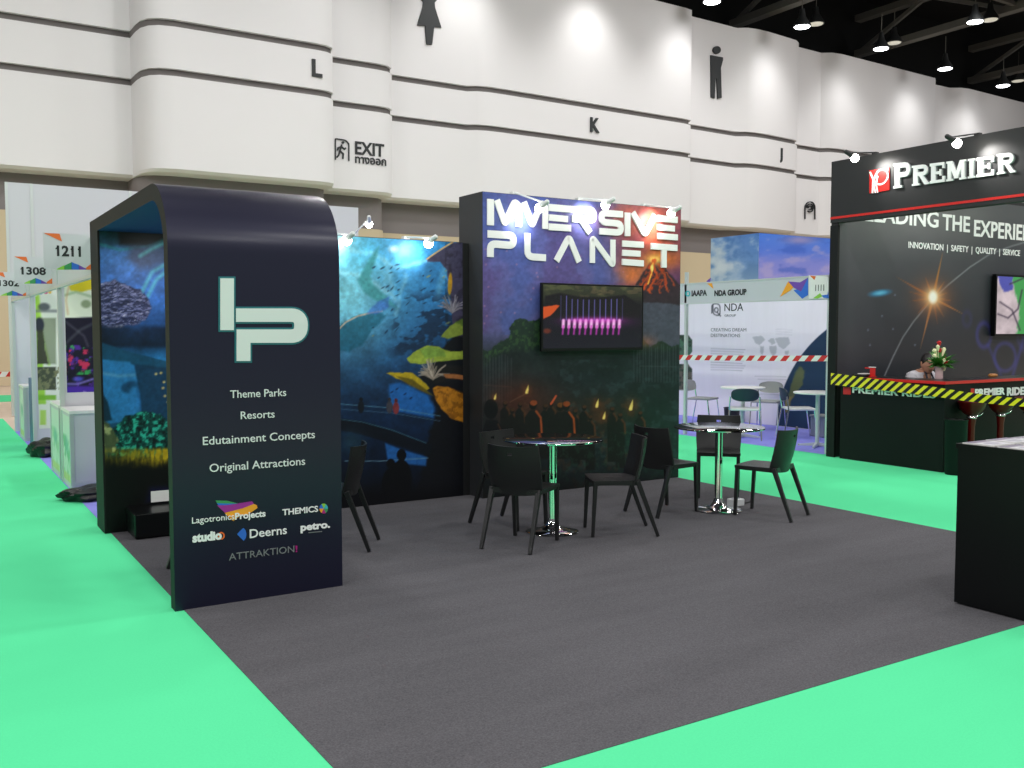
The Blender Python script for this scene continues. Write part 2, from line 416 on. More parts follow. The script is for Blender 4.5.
# wall markings
def wall_text(body, x0, x1, yb, cap, ysec, label, bold=.03, cat='sign', nm='wall_letter'):
    pl = PY(ysec); o = lettering(nm, body, pl, (x0, yb), (x1, yb), cap, 'ink', bold=bold, t=.05, lift=.0); tag(o, label, cat); return o
wall_text('L', 311.8, 322, 76.5, 16, 28.2, 'black letter L on the white hall wall')
wall_text('K', 590, 599, 132, 13.5, 29.88, 'black letter K high on the white hall wall')
wall_text('J', 777.5, 782, 159, 10.5, 30.5, 'black letter J on the white hall wall near the man pictogram')
ex = thing('exit_sign', 'black EXIT marking with running figure on the white hall wall', 'sign', at(360,150,y=29.24))
ep = PY(29.24)
lettering('lettering', 'EXIT', ep, (355,154.5), (384,156), 12, 'ink', ex, bold=.022, t=.03)
lettering('thai_lettering', 'ทางออก', ep, (355,163.5), (386,165), 7.5, 'ink', ex, bold=.02, t=.03)
fr = [q for q in stroke_quads(round_path([(335.2,160),(335.2,138.8),(345,140.2),(348.6,143.5),(348.6,161)], [0,.5,3,3,0]), 1.1)]
shapes('door_outline', fr, ep, 'ink', ex, t=.03)
run = [q for s in ([(341.5,144.6),(339.5,151.5)],[(341.3,147),(344.2,149.3),(345.6,148)],[(341,146.6),(337.8,148),(337.3,150.5)],[(339.8,151),(343,154),(342.6,159)],[(339.6,151),(338.6,155),(336.6,157.5)]) for q in stroke_quads(s, 1.5)]
hd = [(342.7+1.3*math.cos(t*PI/5), 142.6+1.3*math.sin(t*PI/5)) for t in range(10)]
shapes('running_figure', run+[hd], ep, 'ink', ex, t=.03)
def circ(cx, cy, r, n=16, ry=None): return [(cx+r*math.cos(2*PI*i/n), cy+(ry or r)*math.sin(2*PI*i/n)) for i in range(n)]
wp = PY(30.18)
tag(shapes('woman_pictogram', [[(421.8,-28),(434.5,-28),(436.8,0),(434.2,3),(434.6,8),(440.8,28),(416.8,25.4),(422.4,7),(422.6,2),(419.8,-1)],[(424.4,24),(433.6,26),(431.4,45),(426,44.4)],circ(428.4,-36,5.5)], wp, 'ink', t=.05, lift=0), 'large black woman figure on the white hall wall', 'sign')
mp_ = PY(30.66)
tag(shapes('man_pictogram', [[(710,55.4),(722.2,57.6),(722.4,60),(720.2,68),(721,98),(717,99),(715.9,79),(714.9,79),(714,98.6),(710.4,97.6),(710.2,76)],circ(716,50.3,3.9)], mp_, 'ink', t=.05, lift=0), 'black standing man figure on the white hall wall', 'sign')
fp = []
for r in (1.6, 3.2, 4.9):
    path = [(809.5+r*math.cos(a), 208+r*1.25*math.sin(a)) for a in [R(180+15*i) for i in range(13 if r > 4 else 22)]]
    if r > 4: path = [(809.5-r, 219)]+path+[(809.5+r, 219.5)]
    fp += stroke_quads(path, .8)
tag(shapes('arched_pictogram', fp, PY(31.2), 'ink', t=.05, lift=0), 'dark grey arch of concentric rings marked on the white hall wall', 'sign')

# roof trusses and high lamps
def truss_along_y(x, y0, y1, z0, z1, m='steel'):
    mb = MB()
    for z in (z0, z1): mb.box((x-.24, y0, z-.16), (x+.24, y1, z+.16))
    y = y0; k = 0
    while y < y1-.1:
        a, b = (z0, z1) if k % 2 == 0 else (z1, z0); mb.bar((x, y, a), (x, min(y1, y+4.2), b), .09, n=4); y += 4.2; k += 1
    return mb
for i, x in enumerate((25, 33, 42, 52)):
    tag(truss_along_y(x, 8, 33, 16.0, 17.8).build('roof_truss', 'steel'), 'dark steel roof truss, %s from the left of those running towards the back wall' % ['first','second','third','fourth','fifth','sixth'][i], 'truss')
for i, (y, z) in enumerate(((24.5, 16.6), (19.0, 16.6))):
    mb = MB()
    for zz in (z-.5, z+.5): mb.box((14, y-.09, zz-.07), (62, y+.09, zz+.07))
    for k in range(12): mb.bar((14+k*4, y, z-.5 if k % 2 else z+.5), (18+k*4, y, z+.5 if k % 2 else z-.5), .05, n=4)
    tag(mb.build('roof_girder', 'steel'), ['dark lattice girder running parallel to the back wall, nearer the wall','dark lattice girder running parallel to the back wall, farther from it'][i], 'girder')
def light(name, kind, loc, power, color=(1,1,1), aim=None, size=.5, angle=60, blend=.5):
    d = bpy.data.lights.new(name, kind); d.energy = power; d.color = color
    if kind == 'SPOT': d.spot_size = R(angle); d.spot_blend = blend; d.shadow_soft_size = size
    elif kind == 'AREA': d.shape = 'DISK'; d.size = size; d.spread = R(angle)
    else: d.shadow_soft_size = size
    o = bpy.data.objects.new(name, d); C.objects.link(o); o.location = loc
    if aim is not None: o.rotation_euler = (Vector(aim)-Vector(loc)).to_track_quat('-Z', 'Y').to_euler()
    return o
bay0 = None
def bay_lamp(x, y, z, lit, label, wash=None):
    t = thing('high_bay_lamp', label, 'ceiling lamp', (x, y, z), 0, None)
    mb = MB(); mb.lathe([(.10,.75),(.14,.5),(.16,.42),(.36,.10),(.38,0),(.34,0),(.30,.06)], n=20); mb.build('housing', 'black', t, smooth=True)
    mb = MB(); mb.lathe([(.33,.015),(.30,-.02),(.15,-.05),(.001,-.06)], n=20); mb.build('lens', 'bulb_hi' if lit else 'bulb_dim', t, smooth=True)
    mb = MB(); mb.bar((0,0,.75), (0,0,1.6), .02, n=6); mb.build('suspension_rod', 'steel', t)
    if wash: light('wall_wash', 'SPOT', (x, y, z-.12), wash, (1,.985,.96), (x, y+2.0, z-3.6), .6, 100, 1.)
LAMPS = [((712,2),14.6,1,'shining high lamp above the right end of the bay lettered K'),((802,27),14.6,1,'shining high lamp above the right end of the bay lettered J'),
 ((881,49),14.6,1,'shining high lamp above the first white bay right of letter J'),((945,69),14.6,1,'shining high lamp between the trusses over the far wall corner'),
 ((1003,86),14.6,1,'shining high lamp farthest along the wall top'),((975,22),15.2,1,'shining high lamp hanging out over the hall, apart from the wall'),
 ((816,24),15.5,0,'dim high lamp just right of the lit lamp over letter J'),((894,43),15.5,0,'dim high lamp just right of the lit lamp over the next bay'),((990,20),15.5,0,'dim high lamp beside the lit lamp out over the hall'),((1018,81),15.5,0,'dim high lamp beside the farthest lit lamp')]
for (p, z, lit, lab) in LAMPS:
    q = at(p[0], p[1], z=z)
    bay_lamp(q.x, q.y, q.z, lit, lab, WASH if lit and q.y > 27 else None)
for x in (22.2, 16.5, 10.8, 5.0, -.7): light('wall_wash', 'SPOT', (x, 26.6 if x<13 else 28.2, 14.6), WASH*(1. if x > 12 else .35), (1,.985,.96), (x, 30.2, 11), .6, 100, 1.)
for k in range(9): light('hall_lamp', 'SPOT', (2+k*6.2, 24.2, 15.2), WALLW*(.55 if k < 2 else 1), (1,.985,.97), (2+k*6.2, 30.5, 10.4), .7, 140, 1.)  # added row of unseen spots, evens out the brightness of the upper wall
# the hall's other high lamps, above and behind the photographer
for ix in range(8):
    for iy in range(6):
        x_, y_ = -24.5+ix*8.5, -18+iy*7.6
        light('hall_lamp', 'SPOT', (x_, y_, 14.5), HALL, (1,.985,.965), (x_, y_, 0), .45, 168, .25)
w = bpy.data.worlds.new('hall_air'); bpy.context.scene.world = w; w.use_nodes = True
w.node_tree.nodes['Background'].inputs[0].default_value = (.95,.97,1,1); w.node_tree.nodes['Background'].inputs[1].default_value = AMB
# ================================================================== OUR BOOTH
YB = 8.0                                   # face of the ocean wall
XA0, XA1, YF = 1.2, 2.222, 5.56              # arch
ZT = 2.49; RAD = .42; TH = .10
ar = thing('display_arch', 'navy curved display arch with white logo and list of services', 'display stand', (XA0, YF, 0))
# side profile of the shell: up the front, round the corner, back along the top
outer = [(YF, 0)]+[(YF+RAD-RAD*math.cos(R(a)), ZT-RAD+RAD*math.sin(R(a))) for a in range(0, 91, 6)]+[(YB-.01, ZT)]
inner = [(YF+TH, 0)]+[(YF+RAD-(RAD-TH)*math.cos(R(a)), ZT-RAD+(RAD-TH)*math.sin(R(a))) for a in range(0, 91, 6)]+[(YB-.01, ZT-TH)]
n = len(outer); mb = MB()
mb.add([(x, y, z) for x in (XA0, XA1) for y, z in outer], [(i, i+1, n+i+1, n+i) for i in range(n-1)], 0)
mb.add([(x, y, z) for x in (XA0, XA1) for y, z in inner], [(i, n+i, n+i+1, i+1) for i in range(n-1)], 1)
for x in (XA0, XA1):
    mb.add([(x, y, z) for y, z in outer]+[(x, y, z) for y, z in inner], [(i, i+1, n+i+1, n+i) for i in range(n-1)], 2)
mb.add([(XA0,YF,0),(XA1,YF,0),(XA1,YF+TH,0),(XA0,YF+TH,0)], [(0,1,2,3)], 2)
local(mb.build('shell', ['navy','arch_in','edge'], None, smooth=True), ar)
mb = MB(); mb.box((XA0, YB-.008, .004), (XA0+.014, 8.36, ZT-TH)); mb.box((XA0, YB-.009, ZT-TH), (XA0+.02, 8.36, ZT)); local(mb.build('rear_post', 'edge', None), ar)
mb = MB(); q = at(164,231,x=XA0+.2); mb.lathe([(.001,0),(.02,.004),(.025,.02),(.02,.03)], (XA0+.12, YF+TH+.16, 2.2), 12); local(mb.build('downlight', 'bulb', None, smooth=True), ar)
ap = PY(YF)
def Z1(x, y): return (80+x/3.341, 170+y/3.341)
pth = round_path([(520,485),(737,485),(737,555),(522,555)], [0,36,36,0], 7)
def fatpoly(w): 
    return [[Z1(*p) for p in q] for q in stroke_quads(pth, w)]
outl = [[Z1(*p) for p in ((462,356),(519,356),(519,541),(462,541))]]+[[Z1(*p) for p in ((516,530),(574,530),(574,644),(516,644))]]+fatpoly(57)
shapes('logo_outline', outl, ap, 'teal', ar, t=.002, lift=.002)
shapes('logo', [[Z1(*p) for p in ((468,362),(513,362),(513,535),(468,535))]]+[[Z1(*p) for p in ((522,540),(568,540),(568,638),(522,638))]]+fatpoly(45), ap, 'offwhite', ar, t=.004, lift=.004)
def Z3(x, y): return (160+x/2.955, 360+y/2.954)
for body, x0, y0, x1, y1, cap in (('Theme Parks',207,111,372,107,22),('Resorts',238,174,338,170,22),('Edutainment Concepts',126,248,457,233,23),('Original Attractions',146,328,428,312,23)):
    lettering('service_line', body, ap, Z3(x0,y0), Z3(x1,y1), cap/2.954, 'offwhite', ar, bold=.004)
def Z6(x, y): return (180+x/6.4, 480+y/6.4)
def sp(*pts): return [Z6(*p) for p in pts]
for nm, pl_, m in (('green',sp((226,130),(300,132),(372,150),(290,150),(236,148)),'green_l'),('blue',sp((234,148),(290,150),(372,150),(300,160),(246,162)),'blue_l'),
                ('purple',sp((236,162),(300,160),(380,148),(460,136),(472,152),(400,180),(285,208)),'purple_l'),('orange',sp((285,210),(400,180),(470,152),(490,160),(495,178),(440,216),(380,232),(340,262),(320,248)),'amber')):
    shapes('fan_logo', [pl_], ap, m, ar, t=.002, lift=.0025 if nm != 'orange' else .0022)
lettering('sponsor_name', 'Lagotronics', ap, Z6(75,275), Z6(345,252), 6.0, 'white', ar, bold=0, lift=.006)
lettering('sponsor_name', 'Projects', ap, Z6(350,247), Z6(545,234), 6.0, 'white', ar, bold=.03, lift=.006)
lettering('sponsor_name', 'THEMICS', ap, Z6(654,221), Z6(882,204), 5.6, 'white', ar, bold=.02)
for k, m in enumerate(('green_l','magenta','amber','blue_l','lime','cyan_l')):
    a0 = k*PI/3; pl_ = sp((918,182), *[(918+27*math.cos(a0+j*PI/15), 182+32*math.sin(a0+j*PI/15)) for j in range(6)])
    shapes('ball_logo', [pl_], ap, m, ar, t=.002)
ring = [(264+17*math.cos(2*PI*i/16), 356+20*math.sin(2*PI*i/16)) for i in range(17)]
shapes('ring_logo', [[Z6(*p) for p in q] for q in stroke_quads(ring, 9)], ap, 'orange', ar, t=.002, lift=.002)
lettering('sponsor_name', 'studio', ap, Z6(78,394), Z6(266,377), 8.0, 'white', ar, bold=.05, lift=.005)
shapes('leaf_logo', [sp((364,346),(380,328),(404,306),(418,320),(424,345),(420,370),(406,388),(385,368))], ap, 'blue_l', ar, t=.002)
lettering('sponsor_name', 'Deerns', ap, Z6(445,368), Z6(682,345), 8.3, 'white', ar, bold=.01)
lettering('sponsor_name', 'petro.', ap, Z6(770,322), Z6(958,304), 6.6, 'white', ar, bold=.04)
shapes('sponsor_underline', [sp((820,334),(908,326),(908,331),(820,339))], ap, 'grey_ink', ar, t=.002)
lettering('sponsor_name', 'ATTRAKTION', ap, Z6(312,510), Z6(730,464), 6.6, 'grey_ink', ar, bold=0)
shapes('sponsor_mark', [sp((737,420),(750,419),(748,446),(740,447)), sp((739,452),(748,451),(748,460),(739,461))], ap, 'magenta', ar, t=.002)

# ---- ocean wall
ow = thing('ocean_wall', 'tall booth wall printed with a blue underwater aquarium scene', 'display wall', (XA0+.015, YB, 0))
XO = 4.455
mb = MB(); mb.box((XA0+.015, YB, .004), (XO, YB+.3, 2.46)); local(mb.build('wall_body', 'black_side', None), ow)
mb = MB(); mb.box((XO, YB, .004), (4.525, YB+.3, 2.45)); local(mb.build('side_return', 'black', None), ow)
def ocean(k):
    x, y = k.x, k.y
    n1 = fbm(x, y, 22, 1, 5); n2 = fbm(x+y*.6, y-x*.5, 14, 5, 5); n3 = fbm(x, y, 5, 8, 4)
    k.vgrad([(230,(48,128,190)),(300,(40,112,172)),(350,(22,66,112)),(400,(12,40,72)),(450,(8,26,50)),(500,(5,10,20))])
    k.blob(346, 288, 50, 62, (128,206,226), .95); k.blob(360, 250, 36, 22, (90,190,226), .8); k.blob(340,240,16,14,(180,240,250),.8); k.blob(415,250,40,12,(60,150,215),.6)
    k.mul(.8+.5*n2)
    # bright current lines
    for pts, w, a in (([(338,272),(362,276),(380,288),(395,300)],2,.7),([(350,250),(372,254),(388,262),(400,268),(430,262)],2.2,.6),([(385,262),(390,275),(392,292)],4,.35),([(395,315),(402,290),(405,275)],2,.5),([(375,262),(386,276),(384,300)],2,.35),([(448,262),(442,280),(436,300)],5,.3)):
        k.line(pts, w*1.2, (176,232,246), a*.75, 4, 3, 14)
    k.ell(393,249,4,3,(225,248,255),.8,aa=4)  # small hotspot of the arm spotlight, painted into the print
    k.poly([(379,246),(370,258),(362,272),(358,281),(364,292),(374,300),(386,303),(397,308),(384,294),(373,284),(370,276),(375,262)], (66,150,158), .85, 3)
    k.poly([(338,327),(352,318),(368,313),(380,312),(386,316),(372,330),(362,345),(350,352),(338,350)], (20,92,120), .7, 2, wob=2)
    k.line([(338,330),(346,322),(358,316),(370,313),(382,311)], 1.6, (196,182,166), .9)
    k.poly([(366,314),(376,303),(390,297),(388,308),(376,314)], (60,110,210), .6, 2, wob=1.5)
    # shoal of fish
    r = random.Random(3)
    k.mix(sstep(.5,.62,fbm(x-y*1.2, (y+x*.5)*2.2, 16, 31, 3))*sstep(385,402,x)*sstep(285,305,y)*(1-sstep(345,372,y))*.75, (14,36,62))
    for _ in range(46):
        fx = r.uniform(372,456); fy = r.uniform(262,350)
        k.ell(fx, fy, r.uniform(.9,2.8), r.uniform(.5,1.0), (14,38,66) if r.random() < .88 else (140,146,100), .7, R(r.uniform(-50,-10)))
    # rock overhang at the top right
    k.poly([(427,259),(438,252),(452,243),(480,240),(480,345),(457,345),(452,320),(451,300),(447,270),(440,262),(428,262)], (66,60,86), .96, 1, wob=1.2)
    k.mul(1-.25*sstep(.45,.6,n3)*(x > 445)*(y < 345))
    k.line([(427,259),(434,254),(443,248),(453,242)], 1.4, (214,168,96), .9)
    k.ell(450,284,2.2,11,(198,150,30),.9,0.05); 
    def coral(cx, cy, rad, col, cnt, seed, up=1.):
        rr = random.Random(seed)
        for i in range(cnt):
            q_ = rr.uniform(.7,1.1); a = R(rr.uniform(-190, 10)); l = rad*rr.uniform(.5,1.1); m_ = (cx+l*.55*math.cos(a)+rr.uniform(-1.5,1.5), cy+l*.5*math.sin(a))
            k.line([(cx, cy+rad*.35), m_, (cx+l*math.cos(a), cy+l*math.sin(a)*up)], 1.1, tuple(c*q_ for c in col), .85)
    # dark reef mass
    k.poly([(440,350),(432,366),(420,378),(431,392),(436,410),(430,430),(424,460),(415,500),(410,530),(480,530),(480,340),(455,335)], (10,13,20), .96, 3, wob=3)
    coral(452,308,13,(150,146,160),26,4)
    k.poly([(441,337),(446,330),(456,322),(480,312),(480,330),(458,336),(448,339)], (124,142,56), 1, 1, wob=1); k.poly([(455,322),(480,312),(480,322),(462,326)], (64,90,36), .7, 2, wob=1.5)
    k.poly([(407,358),(414,352),(428,345),(440,347),(450,352),(480,350),(480,357),(452,360),(436,362),(420,364),(410,363)], (150,170,62), 1, 1, wob=1)
    k.poly([(420,350),(430,346),(444,350),(446,356),(425,358)], (110,150,66), .7, 2, wob=1)
    k.poly([(430,364),(462,366),(462,376),(436,384),(424,374)], (30,28,26), .7, 3)
    coral(433,374,15,(176,164,150),40,9)
    k.poly([(386,373),(396,372),(412,373),(420,379),(430,388),(424,391),(412,385),(398,379)], (184,160,30), 1, 1, wob=1.2)
    k.poly([(396,376),(412,379),(424,388),(434,396),(428,394),(410,386)], (96,84,20), .9, 1.5)
    k.poly([(443,374),(454,374),(480,378),(480,382),(458,379),(446,378)], (176,110,62), .95, 1)
    k.poly([(433,388),(437,386),(448,387),(458,392),(480,398),(480,424),(466,423),(452,419),(442,410),(435,398)], (186,122,28), 1, 1, wob=1)
    k.mix(sstep(.5,.65,n3)*np.clip(.5-k.dpoly([(433,388),(448,387),(480,398),(480,424),(452,419),(435,398)]),0,1)*.6, (110,66,12))
    # tunnel windows and walkway
    k.poly([(389,384),(400,383),(414,388),(428,396),(434,408),(434,418),(389,410)], (30,104,184), .9, 3, wob=1)
    k.line([(340,404),(392,408),(440,416)], 1.0, (90,140,170), .7); k.line([(340,409),(392,413),(440,421)], .8, (80,120,150), .6)
    for fx, fy, c in ((361,404,(14,24,36)),(389.5,404,(60,60,70)),(396,405,(120,50,56))):
        k.ell(fx, fy-4.5, 1.8, 2.1, tuple(c_*.7 for c_ in c)); k.ell(fx, fy+3, 3.2, 6.2, c)
    for fx, fy in ((392,392),(397,389),(405,394),(411,398)): k.ell(fx, fy, 1.8, .8, (12,40,80), .9, -.6)
    k.poly([(336,418),(360,421),(392,430),(412,438),(432,444),(430,456),(405,448),(380,440),(350,432),(336,430)], (7,16,28), .95, 1.5)
    k.line([(338,419),(362,422),(392,430),(426,443)], .9, (70,120,140), .7)
    k.poly([(385,443),(400,449),(427,457),(426,466),(388,462)], (34,100,176), .9, 2)
    k.blob(352,442,12,12,(44,84,96),.5); k.line([(345,461),(382,461),(428,458)], 1, (110,150,170), .7)
    for fx, fy, s_ in ((391,464,1),(401.5,455,1.1)):
        k.ell(fx, fy, 4.4*s_, 5.4*s_, (3,6,12)); k.ell(fx, fy+22*s_, 9.5*s_, 18*s_, (3,6,12))
    k.mix(sstep(478,500,y), (4,6,12))
    # ---- the part seen under the arch
    L = (1-sstep(180,215,x))
    j = Ink(x, y, (0,0,0)); j.vgrad([(228,(8,40,44)),(243,(30,60,84)),(250,(62,104,168)),(290,(58,104,186)),(325,(30,66,120)),(345,(16,42,70)),(360,(30,96,150)),(410,(30,86,140)),(440,(14,50,60)),(500,(3,5,6))])
    j.mul(.8+.7*n2)
    j.poly([(118,232),(170,226),(170,240),(146,246),(120,244)], (6,10,12), .9, 4)
    j.line([(96,243),(120,250),(150,246),(172,236)], 2.2, (40,150,150), .6, 3)
    j.poly([(132,246),(168,242),(168,262),(140,270),(128,258)], (70,74,110), .7, 8, wob=2)
    for pts in ([(170,262),(152,272),(142,292)],[(170,268),(156,280),(148,296)],[(170,240),(150,250),(140,256)]): j.line(pts, 2.6, (110,220,226), .75, 4)
    d = np.clip(.5-j.dpoly([(94,286),(104,282),(116,280),(126,285),(140,290),(148,298),(152,307),(146,318),(134,325),(112,328),(94,326)], 2, 5)/2, 0, 1)
    h1 = fbm(x, y*1.9, 9, 21, 4); h2 = fbm(x, y*1.9+1.6, 9, 21, 4); lit = np.clip((h2-h1)*9+.45, 0, 1); f2 = fbm(x, y*1.6, 3.2, 29, 3)
    j.mix(d, (40,46,84)); j.mix(d*lit*.85, (134,134,186)); j.mix(d*sstep(.62,.8,f2)*lit*.8, (196,190,222)); j.mix(d*sstep(.42,.25,f2)*.6, (16,20,44))
    j.mix(sstep(322,330,y)*(1-sstep(344,350,y))*.75*(n1+.4), (8,18,34))
    j.poly([(94,340),(130,352),(170,362),(170,372),(140,366),(94,358)], (20,72,104), .95, 1.5)
    j.poly([(94,359),(130,362),(138,372),(136,392),(142,420),(94,425)], (44,122,186), .8, 2); j.line([(96,372),(118,376),(136,375)], 2, (150,180,190), .4, 4)
    j.ell(126,388,5,5,(18,60,96),.8,aa=3); j.ell(132,384,6,3,(18,60,96),.8,aa=3)
    j.poly([(94,378),(100,388),(108,402),(112,420),(94,425)], (12,40,56), .9, 2)
    j.poly([(134,364),(170,368),(170,420),(142,418),(140,395)], (18,54,84), .92, 2)
    for lx, ly in ((156,374),(161,373),(164,382),(163,388),(165,396),(168,402)): j.ell(lx, ly, 1.3, 1.1, (222,190,120), .9, aa=1.4)
    d = np.clip(.5-j.dpoly([(112,430),(126,416),(144,411),(160,414),(172,426),(172,456),(112,456)], 2, 5)/2, 0, 1)
    sp_ = fbm(x, y, 3.2, 33, 3); j.mix(d, (10,66,62)); j.mix(d*sstep(.5,.7,sp_), (44,168,146)); j.mix(d*sstep(.42,.3,sp_), (4,26,28))
    d = np.clip(.5-j.dpoly([(94,418),(104,420),(112,428),(118,440),(114,452),(94,454)], 2, 4)/2, 0, 1)
    j.mix(d, (70,82,56)); j.mix(d*sstep(.48,.7,fbm(x, y, 6, 41, 3)), (160,166,116))
    g = sstep(446,452,y)*(1-sstep(458,474,y+8*fbm(x, y, 6, 51)))*(fbm(x*2.4, y*.5, 4, 44, 3))
    j.mix(sstep(452,462,y), (4,7,6)); j.mix(np.clip(g*1.9,0,1)*(.4+.6*sstep(112,150,x)), (176,150,26)); 
    j.poly([(150,487),(172,486),(172,500),(146,502)], (16,18,66), .7, 6)
    k.c = k.c*(1-L[..., None])+j.c*L[..., None]; k.mul(.84+.32*fbm(x, y, 3.0, 77, 3))
print_panel('mural', PY(YB), XA0+.016, XO, 0.006, 2.455, .0085, ocean, 'print', ow)
q = at(160.5,496,y=YB)
mb = MB(); mb.box((q.x-.075, YB-.006, q.z-.045), (q.x+.065, YB-.002, q.z+.045)); tag(mb.build('notice_card', 'wlam'), 'small white card stuck low on the underwater print under the arch', 'card')
mb = MB(); mb.box((1.36, 7.62, .012), (2.6, 8.0, .2)); tag(mb.build('low_plinth', 'gloss_black', bevel=.008), 'low black plinth on the carpet inside the curved arch', 'plinth')

# ---- title tower
XT0, XT1, YT, HT = 4.53, 7.018, 7.75, 2.92
tw = thing('title_tower', 'dark tower wall with volcano print and two lines of white title lettering', 'display wall', (XT0, YT, 0))
mb = MB(); mb.box((XT0, YT, .004), (XT1, 8.2, HT)); local(mb.build('wall_body', 'black_side', None), tw)
def jungle(k):
    x, y = k.x, k.y
    n1 = fbm(x, y, 40, 2, 5); n3 = fbm(x, y, 8, 12, 4); n4 = fbm(x*1.3, y, 4, 17, 3)
    k.vgrad([(190,(80,86,152)),(250,(98,100,170)),(330,(90,90,142)),(352,(50,56,70)),(372,(26,36,42)),(430,(22,30,30)),(500,(10,16,16))])
    k.mix(sstep(600,650,x)*(1-sstep(300,345,y))*.8, (110,62,92)); k.mix(sstep(560,640,x)*(1-sstep(255,300,y))*.35, (120,60,90))
    k.blob(640,218,34,22,(214,104,66),.85); k.blob(655,236,30,20,(226,92,50),.6); k.blob(632,275,16,14,(222,120,60),.9); k.blob(660,258,30,12,(232,120,40),.85)
    k.mix(sstep(.52,.72,n1)*(y < 335)*.35, (56,92,170)); k.mix(sstep(.5,.3,n1)*(y < 335)*.3, (86,46,96))
    r = random.Random(5)
    for _ in range(40): k.ell(r.uniform(484,640), r.uniform(245,335), .8, .8, (210,140,160), .5, aa=1.4)
    # ash-grey slopes below the volcano and the volcano itself
    k.mix(sstep(600,640,x)*sstep(288,300,y)*(1-sstep(345,362,y+8*n3)), (78,80,96))
    k.poly([(618,300),(634,288),(642,274),(649,263),(655,261),(662,262),(670,274),(682,286),(682,305)], (52,40,48), .95, 1.5, wob=1.5)
    k.blob(655,260,8,5,(255,214,110),.95)
    lava = [([(653,262),(650,274),(646,288)],3.2),([(655,262),(656,276),(650,292)],2.8),([(659,264),(664,276),(668,290)],2),([(652,268),(641,286)],1.8),([(661,266),(676,286)],1.2),([(662,280),(660,294)],1.2),([(648,284),(640,294)],1.4)]
    for pts, w in lava: k.line(pts, w, (226,84,34), .85, 2, 3.2, 5)
    k.mix(np.clip(.5-k.dpoly([(636,290),(650,262),(662,262),(676,288)]),0,1)*sstep(.55,.7,n4)*.6, (200,66,30))
    k.line([(653,263),(652,272),(648,284)], 1.2, (255,196,80), .9); k.ell(652,268,1.6,3.6,(255,222,120),.9)
    # tree line
    tl = [(480,352),(488,351),(496,345),(504,340),(509,338),(512,324),(520,317),(531,322),(540,318),(552,326),(570,332),(590,336),(608,338),(622,344),(634,342),(642,338),(650,346),(662,340),(672,347),(684,344),(684,372),(480,372)]
    k.poly(tl, (30,50,38), .96, 1.2, wob=3.2, ws=7); k.mix(np.clip(.5-k.dpoly(tl,3.2,7),0,1)*sstep(.5,.68,n4)*(x < 545)*.7, (58,90,52))
    k.blob(645,342,10,6,(200,120,90),.5)
    k.poly([(480,362),(512,350),(560,352),(620,354),(684,350),(684,500),(480,500)], (26,36,40), .9, 8, wob=6, ws=18)
    k.mul(np.where(y > 352, .7+.6*fbm(x, y, 12, 61, 5), 1.))
    for xs, y0, y1, st in ((range(484,512,3),356,402,1),(range(634,680,3),346,382,1)):
        for q_ in xs: k.line([(q_+.5*math.sin(q_), y0+2*math.sin(q_*1.7)), (q_, y1)], .8, (74,84,92), .55)
    k.line([(484,385),(512,387)], 1.2, (70,62,60), .7); k.line([(640,366),(680,367)], 1, (66,74,80), .6)
    # the crowd lit by torches
    k.blob(520,400,34,22,(74,36,26),.85); k.blob(560,420,24,22,(64,38,22),.6); k.blob(600,415,22,18,(52,34,22),.8); k.blob(632,412,12,14,(50,32,20),.6)
    k.blob(650,430,40,36,(18,44,36),.6); k.mix(sstep(.5,.7,fbm(x, y, 7, 91, 4))*(y > 398)*(x < 640)*.5, (74,50,34)); k.mix(sstep(.52,.7,fbm(x, y*1.4, 9, 95, 4))*(y > 360)*(x > 560)*.4, (52,74,78))
    def fig(cx, cy, s_, rim, rs=1):
        rim = tuple(v*.8 for v in rim)
        k.ell(cx, cy, 3.6*s_, 4.6*s_, (18,16,16)); k.poly([(cx-7*s_,cy+52),(cx-8*s_,cy+12*s_),(cx-3*s_,cy+5*s_),(cx+3*s_,cy+5*s_),(cx+8*s_,cy+12*s_),(cx+8*s_,cy+52)], (20,20,20), 1, 1)
        k.line([(cx+rs*3*s_,cy+6*s_),(cx+rs*7.4*s_,cy+12*s_),(cx+rs*8.4*s_,cy+28*s_)], 2, rim, .9); k.ell(cx+rs*.5, cy-2*s_, 3.4*s_, 2.6*s_, rim, .8)
    for i, (cx, cy) in enumerate(((505,404),(512,411),(520,405),(545,407),(551,404),(575,412),(584,408),(590,418),(612,410),(620,416),(640,414))): fig(cx, cy, .62, (98,62,38))
    fig(533, 405, 1.05, (206,98,48)); fig(560, 407, 1.0, (150,92,40)); fig(566, 406, 1.05, (206,98,40)); k.line([(551,404),(556,396)], 2, (200,86,50), .9)
    k.ell(491,409,7,10,(10,12,16)); k.poly([(482,432),(486,420),(497,420),(504,430),(512,440),(482,440)], (12,14,20), 1, 1); k.line([(498,424),(506,440)], 1.2, (90,60,40), .7)
    k.line([(510,402),(527,393)], 1.1, (96,66,50), .8)
    for tx, ty, s_ in ((527,390,1),(495,397,.7),(597,404,1),(604,416,.9),(631,406,1.25)):
        k.blob(tx, ty, 5*s_, 6*s_, (130,70,30), .45); k.poly([(tx-1.8*s_,ty+2.5*s_),(tx-.6*s_,ty-1*s_),(tx+1.4*s_,ty-5*s_),(tx+1.6*s_,ty),(tx+1*s_,ty+3.4*s_),(tx-1*s_,ty+3.8*s_)], (255,228,120), 1, 1)
    k.mul(.86+.28*fbm(x, y, 3.0, 79, 3))
    k.mix(sstep(.56,.7,n4)*(y > 432)*(x > 560)*.35, (40,80,60)); k.mix(sstep(455,490,y)*.7, (10,15,15))
print_panel('mural', PY(YT), XT0+.004, XT1-.004, .005, HT-.004, .0085, jungle, 'print', tw)
A_ = lambda p: (475+p[0]/8.192, 190+p[1]/8.192)
